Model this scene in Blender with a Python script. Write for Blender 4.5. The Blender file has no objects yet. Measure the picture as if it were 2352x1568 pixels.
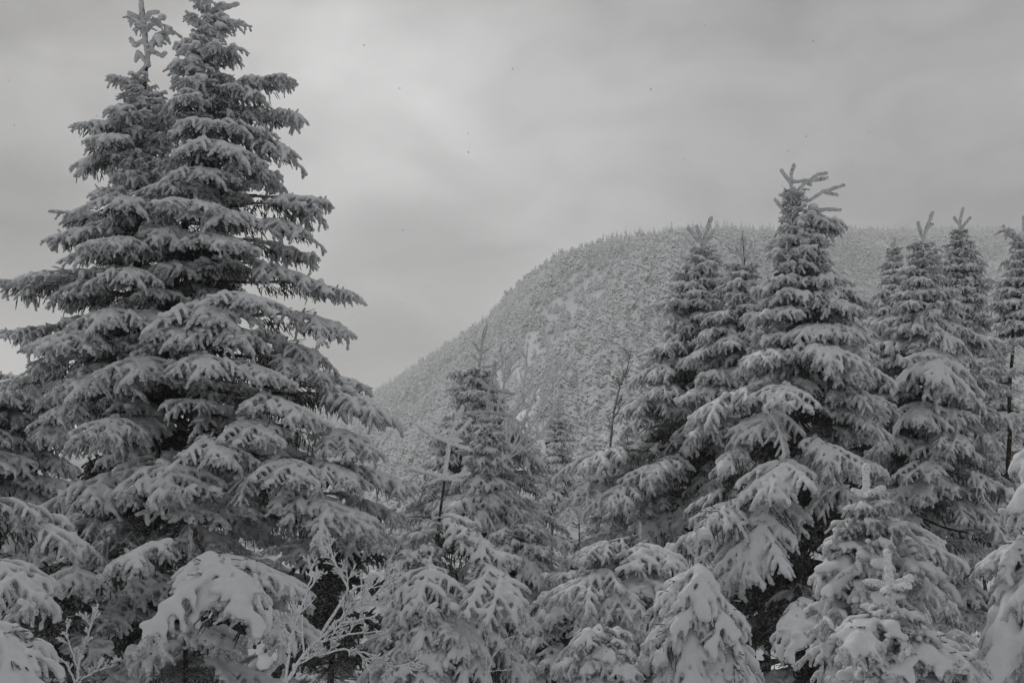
import bpy, math, random, time
import numpy as np
from mathutils import Vector, Matrix, Euler

T0 = time.time()
scene = bpy.context.scene
COL = scene.collection
R = math.radians

# ------------------------------------------------------------------ camera
CAM_Z = 2.2
TILT = 7.0
LENS = 35.0
cam_d = bpy.data.cameras.new('camera')
cam_d.lens = LENS
cam_d.sensor_width = 36.0
cam_d.clip_start = 0.05
cam_d.clip_end = 20000.0
cam = bpy.data.objects.new('camera', cam_d)
COL.objects.link(cam)
cam.location = (0, 0, CAM_Z)
cam.rotation_euler = (R(90 + TILT), 0, 0)
scene.camera = cam

# ------------------------------------------------------------------ sky, sun, exposure
SUN_EL, SUN_AZ = 34.0, -24.0           # azimuth from +Y towards +X
FPX = 2352 * LENS / 36.0


def pix_dir(x, y):
    """Direction through a point of the 2352 x 1568 photograph."""
    u, v = (x - 1176) / FPX, (784 - y) / FPX
    t = R(TILT)
    d = Vector((u, math.cos(t) - v * math.sin(t), math.sin(t) + v * math.cos(t)))
    return d


def at(x, y, D):
    d = pix_dir(x, y)
    return Vector((0, 0, CAM_Z)) + d * (D / d.y)


world = bpy.data.worlds.new('World')
scene.world = world
world.use_nodes = True
nt = world.node_tree
N, LK = nt.nodes, nt.links
N.clear()
out = N.new('ShaderNodeOutputWorld')
bgn = N.new('ShaderNodeBackground')
bgn.inputs['Strength'].default_value = 0.1
LK.new(bgn.outputs[0], out.inputs['Surface'])
sky = N.new('ShaderNodeTexSky')
sky.sky_type = 'NISHITA'
sky.sun_disc = False
sky.sun_elevation = R(SUN_EL)
sky.sun_rotation = R(SUN_AZ)
tc = N.new('ShaderNodeTexCoord')


def wmath(op, a, b=None, c=None, clamp=False):
    n = N.new('ShaderNodeMath')
    n.operation = op
    n.use_clamp = clamp
    for i, v in enumerate((a, b, c)):
        if v is None:
            continue
        if isinstance(v, (int, float)):
            n.inputs[i].default_value = v
        else:
            LK.new(v, n.inputs[i])
    return n.outputs[0]


mp = N.new('ShaderNodeMapping')
mp.inputs['Scale'].default_value = (1.0, 1.0, 1.9)
mp.inputs['Rotation'].default_value = (0.0, R(14), R(35))
LK.new(tc.outputs['Generated'], mp.inputs['Vector'])
n1 = N.new('ShaderNodeTexNoise')
n1.inputs['Scale'].default_value = 3.0
n1.inputs['Detail'].default_value = 4.0
n1.inputs['Roughness'].default_value = 0.45
n1.inputs['Distortion'].default_value = 0.5
LK.new(mp.outputs[0], n1.inputs['Vector'])
n2 = N.new('ShaderNodeTexNoise')
n2.inputs['Scale'].default_value = 8.5
n2.inputs['Detail'].default_value = 5.0
n2.inputs['Roughness'].default_value = 0.5
n2.inputs['Distortion'].default_value = 0.8
LK.new(mp.outputs[0], n2.inputs['Vector'])
val = wmath('ADD', wmath('MULTIPLY_ADD', n1.outputs['Fac'], 6.0, -1.75), wmath('MULTIPLY', n2.outputs['Fac'], 2.3))
# the deck is brightest in the quarter of the sky where the sun stands behind it
dsun = N.new('ShaderNodeVectorMath')
dsun.operation = 'DOT_PRODUCT'
LK.new(tc.outputs['Generated'], dsun.inputs[0])
dsun.inputs[1].default_value = (math.sin(R(SUN_AZ)) * math.cos(R(SUN_EL)), math.cos(R(SUN_AZ)) * math.cos(R(SUN_EL)), math.sin(R(SUN_EL)))
val = wmath('ADD', val, wmath('MULTIPLY', wmath('POWER', math.e, wmath('MULTIPLY', wmath('SUBTRACT', dsun.outputs['Value'], 1.0), 1.6)), 2.2))
# breaks and thicker banks in the cloud deck
for (px, py, width, amp) in ((60, 290, 0.06, 1.7), (150, 330, 0.05, 1.0), (420, 540, 0.06, 1.0), (800, 300, 0.10, 2.2), (1180, 390, 0.10, 1.3), (10, 860, 0.08, 1.5),
                             (40, 460, 0.055, -2.0), (200, 620, 0.07, -1.0), (1700, 60, 0.22, -0.9), (120, 60, 0.12, -2.0), (900, 640, 0.13, -1.6),
                             (900, 870, 0.06, 1.0), (1500, 430, 0.12, 0.9), (2250, 350, 0.2, -0.5)):
    d = pix_dir(px, py).normalized()
    dot = N.new('ShaderNodeVectorMath')
    dot.operation = 'DOT_PRODUCT'
    LK.new(tc.outputs['Generated'], dot.inputs[0])
    dot.inputs[1].default_value = d
    # gaussian in angle: exp((dot-1)/width^2)
    e = wmath('MULTIPLY', wmath('SUBTRACT', dot.outputs['Value'], 1.0), 1.0 / (width * width))
    g = wmath('POWER', math.e, e)
    wob = wmath('MULTIPLY_ADD', n1.outputs['Fac'], 1.6, 0.2)
    val = wmath('ADD', val, wmath('MULTIPLY', wmath('MULTIPLY', g, wob), amp))
cmb = N.new('ShaderNodeCombineColor')
LK.new(wmath('MULTIPLY', val, 1.006), cmb.inputs[0])
LK.new(wmath('MULTIPLY', val, 1.0), cmb.inputs[1])
LK.new(wmath('MULTIPLY', val, 0.995), cmb.inputs[2])
mixw = N.new('ShaderNodeMix')
mixw.data_type = 'RGBA'
mixw.inputs['Factor'].default_value = 0.97
LK.new(sky.outputs[0], mixw.inputs['A'])
LK.new(cmb.outputs[0], mixw.inputs['B'])
LK.new(mixw.outputs['Result'], bgn.inputs['Color'])

sun_d = bpy.data.lights.new('sun', 'SUN')
sun_d.energy = 1.5
sun_d.angle = R(35)
sun_d.color = (1.0, 0.96, 0.9)
sun = bpy.data.objects.new('sun', sun_d)
COL.objects.link(sun)
sdir = Vector((math.sin(R(SUN_AZ)) * math.cos(R(SUN_EL)), math.cos(R(SUN_AZ)) * math.cos(R(SUN_EL)), math.sin(R(SUN_EL))))
sun.rotation_euler = sdir.to_track_quat('Z', 'Y').to_euler()
sun.location = (0, 0, 60)

scene.view_settings.view_transform = 'Standard'
scene.view_settings.look = 'None'
scene.view_settings.gamma = 1.0
scene.view_settings.use_curve_mapping = False
scene.view_settings.exposure = 0.22
scene.cycles.max_bounces = 6
scene.cycles.diffuse_bounces = 3
scene.cycles.volume_bounces = 1


# ------------------------------------------------------------------ materials
def new_mat(name):
    m = bpy.data.materials.new(name)
    m.use_nodes = True
    t = m.node_tree
    b = t.nodes['Principled BSDF']
    b.inputs['Specular IOR Level'].default_value = 0.15
    b.inputs['Roughness'].default_value = 0.9
    return m, t, b


def noise(t, scale, detail=3.0, rough=0.55, coord='Object'):
    c = t.nodes.new('ShaderNodeTexCoord')
    n = t.nodes.new('ShaderNodeTexNoise')
    n.inputs['Scale'].default_value = scale
    n.inputs['Detail'].default_value = detail
    n.inputs['Roughness'].default_value = rough
    t.links.new(c.outputs[coord], n.inputs['Vector'])
    return n.outputs['Fac']


def ramp(t, fac, stops):
    r = t.nodes.new('ShaderNodeValToRGB')
    els = r.color_ramp.elements
    while len(els) < len(stops):
        els.new(0.5)
    for e, (p, c) in zip(els, stops):
        e.position = p
        e.color = (*c, 1)
    t.links.new(fac, r.inputs['Fac'])
    return r.outputs['Color']


def bump(t, b, fac, strength, dist):
    n = t.nodes.new('ShaderNodeBump')
    n.inputs['Strength'].default_value = strength
    n.inputs['Distance'].default_value = dist
    t.links.new(fac, n.inputs['Height'])
    t.links.new(n.outputs[0], b.inputs['Normal'])
    return n


def mixcol(t, fac, a, b):
    m = t.nodes.new('ShaderNodeMix')
    m.data_type = 'RGBA'
    t.links.new(fac, m.inputs['Factor'])
    for s, v in (('A', a), ('B', b)):
        if isinstance(v, tuple):
            m.inputs[s].default_value = (*v, 1)
        else:
            t.links.new(v, m.inputs[s])
    return m.outputs['Result']


def tmath(t, op, a, b=None, clamp=False):
    n = t.nodes.new('ShaderNodeMath')
    n.operation = op
    n.use_clamp = clamp
    for i, v in enumerate((a, b)):
        if v is None:
            continue
        if isinstance(v, (int, float)):
            n.inputs[i].default_value = v
        else:
            t.links.new(v, n.inputs[i])
    return n.outputs[0]


SNOW = (0.755, 0.775, 0.80)
# fresh snow
M_SNOW, t, b = new_mat('snow')
b.inputs['Base Color'].default_value = (*SNOW, 1)
t.links.new(ramp(t, noise(t, 9, 3), [(0.3, (0.71, 0.73, 0.755)), (0.7, SNOW)]), b.inputs['Base Color'])
bump(t, b, tmath(t, 'ADD', noise(t, 70, 5, 0.7), tmath(t, 'MULTIPLY', noise(t, 14, 2), 1.5)), 0.8, 0.012)

# rime-coated needles
M_RIME, t, b = new_mat('rimed_needles')
nf = noise(t, 75, 3, 0.65)
nm = noise(t, 16, 2, 0.5)
g = t.nodes.new('ShaderNodeNewGeometry')
sx = t.nodes.new('ShaderNodeSeparateXYZ')
t.links.new(g.outputs['Normal'], sx.inputs[0])
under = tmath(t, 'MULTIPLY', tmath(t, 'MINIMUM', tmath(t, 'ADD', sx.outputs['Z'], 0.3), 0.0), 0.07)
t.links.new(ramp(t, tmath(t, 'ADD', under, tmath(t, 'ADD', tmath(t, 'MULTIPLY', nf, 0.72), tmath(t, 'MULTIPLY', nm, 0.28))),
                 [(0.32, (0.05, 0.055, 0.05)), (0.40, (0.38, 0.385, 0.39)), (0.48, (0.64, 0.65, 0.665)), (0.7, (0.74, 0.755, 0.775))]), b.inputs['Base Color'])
bump(t, b, nf, 0.9, 0.02)

# dark needles and dead twigs with only a little rime
M_TWIG, t, b = new_mat('frosted_twigs')
nf = noise(t, 40, 3, 0.65)
t.links.new(ramp(t, nf, [(0.36, (0.035, 0.033, 0.03)), (0.47, (0.15, 0.15, 0.15)), (0.6, (0.48, 0.49, 0.50))]), b.inputs['Base Color'])
bump(t, b, nf, 0.6, 0.01)

# sheltered inner needles without rime, darkened to stand in for shade inside the crown
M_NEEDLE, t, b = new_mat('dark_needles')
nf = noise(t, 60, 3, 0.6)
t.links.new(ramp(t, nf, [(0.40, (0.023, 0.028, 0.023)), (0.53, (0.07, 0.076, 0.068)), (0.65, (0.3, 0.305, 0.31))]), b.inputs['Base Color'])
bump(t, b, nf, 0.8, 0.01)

# hoar-frosted bare twigs
M_FROST, t, b = new_mat('hoar_frost')
nf = noise(t, 90, 3, 0.6)
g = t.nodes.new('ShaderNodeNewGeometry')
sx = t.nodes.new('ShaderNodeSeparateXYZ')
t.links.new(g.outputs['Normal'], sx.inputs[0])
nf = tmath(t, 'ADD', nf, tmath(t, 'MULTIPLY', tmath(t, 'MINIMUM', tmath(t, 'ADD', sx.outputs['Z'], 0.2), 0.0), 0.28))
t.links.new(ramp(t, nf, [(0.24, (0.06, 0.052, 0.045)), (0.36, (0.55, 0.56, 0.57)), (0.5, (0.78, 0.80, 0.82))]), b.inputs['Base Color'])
bump(t, b, nf, 0.9, 0.01)

# bark with plastered rime
M_BARK, t, b = new_mat('bark')
nf = noise(t, 22, 5, 0.7)
t.links.new(ramp(t, nf, [(0.42, (0.022, 0.018, 0.015)), (0.55, (0.05, 0.042, 0.036)), (0.63, (0.3, 0.3, 0.3))]), b.inputs['Base Color'])
bump(t, b, noise(t, 45, 4), 0.8, 0.02)

# whole small far trees: snow lies where the surface faces up
M_FAR, t, b = new_mat('snowy_conifer')
g = t.nodes.new('ShaderNodeNewGeometry')
sx = t.nodes.new('ShaderNodeSeparateXYZ')
t.links.new(g.outputs['Normal'], sx.inputs[0])
nn = noise(t, 7, 3, 0.6)
fac = tmath(t, 'ADD', tmath(t, 'MULTIPLY', sx.outputs['Z'], 0.38), nn)
t.links.new(ramp(t, fac, [(0.2, (0.06, 0.065, 0.06)), (0.31, (0.36, 0.365, 0.37)), (0.40, SNOW)]), b.inputs['Base Color'])

# ground snow
M_GROUND, t, b = new_mat('ground_snow')
t.links.new(ramp(t, noise(t, 0.6, 5), [(0.3, (0.70, 0.72, 0.745)), (0.7, SNOW)]), b.inputs['Base Color'])
bump(t, b, noise(t, 3, 5), 0.5, 0.1)


# ------------------------------------------------------------------ mesh helpers
def mesh_np(name, V, Q, mat, smooth=True):
    me = bpy.data.meshes.new(name)
    V = np.asarray(V, np.float32)
    Q = np.asarray(Q, np.int32)
    k = Q.shape[1]
    me.vertices.add(len(V))
    me.vertices.foreach_set('co', V.ravel())
    me.loops.add(Q.size)
    me.loops.foreach_set('vertex_index', Q.ravel())
    me.polygons.add(len(Q))
    me.polygons.foreach_set('loop_start', np.arange(len(Q), dtype=np.int32) * k)
    me.polygons.foreach_set('loop_total', np.full(len(Q), k, np.int32))
    me.update(calc_edges=True)
    if smooth:
        me.polygons.foreach_set('use_smooth', np.ones(len(Q), bool))
    me.materials.append(mat)
    return me


def surface_nets(F, org, h):
    """Quads of the zero level of F (negative inside)."""
    S = F < 0
    nx, ny, nz = F.shape
    c = np.zeros((nx - 1, ny - 1, nz - 1), np.uint8)
    for i in (0, 1):
        for j in (0, 1):
            for k in (0, 1):
                c += S[i:nx - 1 + i, j:ny - 1 + j, k:nz - 1 + k]
    act = (c > 0) & (c < 8)
    I, J, K = np.nonzero(act)
    n = len(I)
    idx = np.full(act.shape, -1, np.int32)
    idx[I, J, K] = np.arange(n)
    acc = np.zeros((n, 3), np.float32)
    cnt = np.zeros(n, np.float32)
    cor = [(i, j, k) for i in (0, 1) for j in (0, 1) for k in (0, 1)]
    fv = {q: F[I + q[0], J + q[1], K + q[2]] for q in cor}
    for a in cor:
        for ax in range(3):
            if a[ax] == 1:
                continue
            bq = list(a)
            bq[ax] = 1
            fa, fb = fv[a], fv[tuple(bq)]
            m = (fa < 0) != (fb < 0)
            tt = np.where(m, fa / np.where(fa - fb == 0, 1, fa - fb), 0)
            for d in range(3):
                acc[:, d] += np.where(m, a[d] + (tt if d == ax else 0), 0)
            cnt += m
    V = (acc / cnt[:, None] + np.stack([I, J, K], 1)) * h + np.asarray(org)
    quads = []
    for ax in range(3):
        s0 = [slice(1, -1)] * 3
        s1 = [slice(1, -1)] * 3
        s0[ax] = slice(0, -1)
        s1[ax] = slice(1, None)
        A, B = S[tuple(s0)], S[tuple(s1)]
        e = np.nonzero(A != B)
        if len(e[0]) == 0:
            continue
        flip = A[e]
        p = [e[0].copy(), e[1].copy(), e[2].copy()]
        for d in range(3):
            if d != ax:
                p[d] = p[d] + 1
        o1, o2 = [(1, 2), (2, 0), (0, 1)][ax]

        def cell(du, dv):
            q = [p[0].copy(), p[1].copy(), p[2].copy()]
            q[o1] -= du
            q[o2] -= dv
            return idx[q[0], q[1], q[2]]
        q = np.stack([cell(1, 1), cell(0, 1), cell(0, 0), cell(1, 0)], 1)
        q[~flip] = q[~flip][:, ::-1]
        quads.append(q)
    return V, np.concatenate(quads)


NG = np.random.RandomState(5).rand(64, 64, 64).astype(np.float32)


def vnoise(X, Y, Z, scale, off=0.0):
    """Smooth value noise, 0..1, on broadcastable coordinate arrays."""
    def prep(A):
        A = A / scale + off
        i = np.floor(A).astype(np.int32)
        f = (A - i).astype(np.float32)
        return i & 63, (i + 1) & 63, f * f * (3 - 2 * f)
    x0, x1, fx = prep(X)
    y0, y1, fy = prep(Y)
    z0, z1, fz = prep(Z)
    a = NG[x0, y0, z0] * (1 - fx) + NG[x1, y0, z0] * fx
    b_ = NG[x0, y1, z0] * (1 - fx) + NG[x1, y1, z0] * fx
    c = NG[x0, y0, z1] * (1 - fx) + NG[x1, y0, z1] * fx
    d = NG[x0, y1, z1] * (1 - fx) + NG[x1, y1, z1] * fx
    return (a * (1 - fy) + b_ * fy) * (1 - fz) + (c * (1 - fy) + d * fy) * fz


def capsule_mesh(name, segs, h, mat, k=0.0, flat=1.0, lump=0.006, lscale=0.03, lump2=0.0, l2scale=0.12, off=0.0):
    """Union of round cones. segs: (ax,ay,az,ra,bx,by,bz,rb). k>0 melts them together; flat>1 flattens their undersides."""
    A = np.array(segs, np.float32)
    rmax = max(A[:, 3].max(), A[:, 7].max())
    pad = rmax + 3 * h + (4.5 * k if k else 0) + lump + lump2
    lo = np.minimum(A[:, 0:3], A[:, 4:7]).min(0) - pad
    hi = np.maximum(A[:, 0:3], A[:, 4:7]).max(0) + pad
    n = np.ceil((hi - lo) / h).astype(int) + 1
    xs = [(lo[d] + np.arange(n[d]) * h).astype(np.float32) for d in range(3)]
    F = np.zeros(n, np.float32) if k else np.full(n, 0.2, np.float32)
    for s in A:
        p, ra, q, rb = s[0:3], s[3], s[4:7], s[7]
        pd = max(ra, rb) + (4.0 * k if k else 2.5 * h + lump + lump2)
        i0 = np.maximum(((np.minimum(p, q) - pd - lo) / h).astype(int), 0)
        i1 = np.minimum(((np.maximum(p, q) + pd - lo) / h).astype(int) + 2, n)
        X = xs[0][i0[0]:i1[0], None, None] - p[0]
        Y = xs[1][None, i0[1]:i1[1], None] - p[1]
        Z = xs[2][None, None, i0[2]:i1[2]] - p[2]
        v = q - p
        vv = float(v @ v) + 1e-9
        tt = np.clip((X * v[0] + Y * v[1] + Z * v[2]) / vv, 0, 1)
        dz = Z - tt * v[2]
        if flat != 1.0:
            dz = np.where(dz < 0, dz * flat, dz)
        d = np.sqrt((X - tt * v[0]) ** 2 + (Y - tt * v[1]) ** 2 + dz ** 2) - (ra + (rb - ra) * tt)
        sl = (slice(i0[0], i1[0]), slice(i0[1], i1[1]), slice(i0[2], i1[2]))
        if k:
            F[sl] += np.exp(-d / k)
        else:
            np.minimum(F[sl], d, out=F[sl])
    if k:
        F = -k * np.log(np.maximum(F, 1e-4))
    near = np.nonzero(np.abs(F) < (lump + lump2 + 2.5 * h))
    X, Y, Z = xs[0][near[0]], xs[1][near[1]], xs[2][near[2]]
    if lump:
        F[near] += (vnoise(X, Y, Z, lscale, off) - 0.5) * 2 * lump
    if lump2:
        F[near] += (vnoise(X, Y, Z, l2scale, off + 7.3) - 0.5) * 2 * lump2
    F[0], F[-1], F[:, 0], F[:, -1], F[:, :, 0], F[:, :, -1] = 1, 1, 1, 1, 1, 1
    V, Q = surface_nets(F, lo, h)
    return mesh_np(name, V, Q, mat)


def tube_mesh(name, lines, mat, sides=6, rough=0.0, seed=0, mat2=None, first2=0):
    """lines: list of lists of (x,y,z,r)."""
    rs = np.random.RandomState(seed)
    V, Q, q2 = [], [], None
    for li, ln in enumerate(lines):
        if mat2 is not None and li == first2:
            q2 = len(Q)
        P = np.array(ln, float)
        if len(P) < 2:
            continue
        T = np.gradient(P[:, :3], axis=0)
        T /= np.linalg.norm(T, axis=1)[:, None] + 1e-9
        ref = np.array([0.3, 0.2, 1.0]) if abs(T[0, 2]) < 0.9 else np.array([1.0, 0.2, 0.1])
        U = np.cross(T, ref)
        U /= np.linalg.norm(U, axis=1)[:, None] + 1e-9
        W = np.cross(T, U)
        base = len(V)
        for i in range(len(P)):
            for j in range(sides):
                a = 2 * math.pi * j / sides
                r = P[i, 3] * (1 + rough * (rs.rand() - 0.5) * 2)
                V.append(P[i, :3] + r * (math.cos(a) * U[i] + math.sin(a) * W[i]))
        for i in range(len(P) - 1):
            for j in range(sides):
                a, b_ = base + i * sides + j, base + i * sides + (j + 1) % sides
                Q.append((a, b_, b_ + sides, a + sides))
        e = len(V)
        V.append(P[-1, :3] + T[-1] * P[-1, 3] * 0.7)
        o = base + (len(P) - 1) * sides
        for j in range(0, sides, 2):
            Q.append((o + j, o + (j + 1) % sides, o + (j + 2) % sides, e))
    me = mesh_np(name, V, Q, mat)
    if mat2 is not None:
        me.materials.append(mat2)
        me.polygons.foreach_set('material_index', (np.arange(len(Q)) >= (len(Q) if q2 is None else q2)).astype(np.int32))
    return me


def obj(name, me, parent=None, loc=(0, 0, 0), rot=(0, 0, 0), scale=(1, 1, 1)):
    o = bpy.data.objects.new(name, me)
    COL.objects.link(o)
    o.location, o.rotation_euler, o.scale = loc, rot, scale
    if parent is not None:
        o.parent = parent
    return o


def tag(o, label, cat=None, group=None, kind=None):
    o['label'] = label
    if cat:
        o['category'] = cat
    if group:
        o['group'] = group
    if kind:
        o['kind'] = kind
    return o


# ------------------------------------------------------------------ terrain
RIDGE = [(-400, 1085), (0, 1070), (300, 1050), (600, 1005), (760, 955), (850, 922), (900, 889), (960, 853), (1000, 827), (1050, 795), (1100, 757), (1150, 712), (1200, 664), (1250, 624),
         (1300, 602), (1370, 577), (1450, 561), (1530, 549), (1600, 544), (1700, 546), (1800, 548), (1900, 545), (2000, 541), (2100, 538), (2352, 538), (2700, 550)]
RDIST = [(-400, 900), (500, 760), (850, 640), (1000, 560), (1200, 460), (1450, 390), (1650, 390), (1800, 450), (1950, 620), (2352, 680), (2700, 700)]
RX = np.array([math.atan2(pix_dir(x, 784).x, pix_dir(x, 784).y) for x, _ in RIDGE])
RT = np.array([pix_dir(x, y).z / math.hypot(pix_dir(x, y).x, pix_dir(x, y).y) for x, y in RIDGE])
DX = np.array([math.atan2(pix_dir(x, 784).x, pix_dir(x, 784).y) for x, _ in RDIST])
DR = np.array([d for _, d in RDIST], float)
R0 = 170.0
TAN0 = -0.075


AZT = np.linspace(-R(60), R(60), 2401)


def smooth_table(xs, vs, width):
    v = np.interp(AZT, xs, vs)
    n = int(R(width) / (AZT[1] - AZT[0])) | 1
    kx = np.hanning(n + 2)[1:-1]
    return np.convolve(np.pad(v, n // 2, mode='edge'), kx / kx.sum(), 'valid')


TT, TD = smooth_table(RX, RT, 1.4), smooth_table(DX, DR, 9.0)


def ridge_at(az):
    return np.interp(az, AZT, TT), np.interp(az, AZT, TD)


def terrain(x, y):
    x, y = np.asarray(x, float), np.asarray(y, float)
    r = np.hypot(x, y) + 1e-6
    az = np.arctan2(x, y)
    t1, rd = ridge_at(az)
    # behind the viewer the land stays low
    w = np.clip((np.abs(az) - R(45)) / R(40), 0, 1)
    w = w * w * (3 - 2 * w)
    t1 = t1 * (1 - w) + (-0.01) * w
    u = (r - R0) / (rd - R0)
    g = np.where(u < 1, 1 - (1 - np.clip(u, 0, 1)) ** 1.75, 1 - 0.35 * (u - 1) ** 2)
    g = np.maximum(g, -2.0)
    tanv = TAN0 + (t1 - TAN0) * g
    far = CAM_Z + r * tanv
    near = np.interp(r, [0, 2.5, 5, 9, 14, 25, 60, 120, R0], [0.35, 0.3, -0.2, -1.5, -3.0, -5.5, -11.0, -13.0, CAM_Z + R0 * TAN0])
    z = np.where(r < R0, near, far)
    bump_ = (np.sin(x * 0.9 + 1.3) * np.cos(y * 0.7 + .4) + 0.6 * np.sin(x * 1.9 - y * 1.3)) * 0.07 * np.clip(r / 4, 0, 1)
    big = (np.sin(x * 0.045 + 0.7) * np.cos(y * 0.05) + 0.7 * np.sin(x * 0.11 - y * 0.07)) * np.clip((r - 120) / 200, 0, 1) * np.clip(np.abs(1 - u) * 3, 0, 1) * 3.2
    return z + bump_ + big


def polar_sheet(name, radii, azs, mat):
    RR, AA = np.meshgrid(radii, azs, indexing='ij')
    X, Y = RR * np.sin(AA), RR * np.cos(AA)
    Z = terrain(X, Y)
    V = np.stack([X, Y, Z], -1).reshape(-1, 3)
    n, m = RR.shape
    i, j = np.meshgrid(np.arange(n - 1), np.arange(m - 1), indexing='ij')
    a = (i * m + j).ravel()
    return mesh_np(name, V, np.stack([a, a + m, a + m + 1, a + 1], 1)[:, ::-1], mat)


azs = np.linspace(-math.pi, math.pi, 361)
ground = obj('ground', polar_sheet('ground', np.concatenate([np.linspace(0.02, 30, 75), np.linspace(31, R0, 50)]), azs, M_GROUND))
ground['kind'] = 'structure'
tag(ground, 'deep snow cover on the ground under the spruces')
az2 = np.concatenate([np.linspace(-math.pi, -R(36), 60)[:-1], np.linspace(-R(36), R(36), 320), np.linspace(R(36), math.pi, 60)[1:]])
hill = obj('hill', polar_sheet('hill', np.concatenate([np.linspace(R0, 750, 160), np.linspace(757, 980, 20)]), az2, M_GROUND))
hill['kind'] = 'structure'
tag(hill, 'steep domed snowy hillside rising behind the trees')
print('terrain', round(time.time() - T0, 1))


# ------------------------------------------------------------------ spruce branches
def rot2(v, a):
    c, s = math.cos(a), math.sin(a)
    return np.array([v[0] * c - v[1] * s, v[0] * s + v[1] * c, v[2]])


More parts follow.
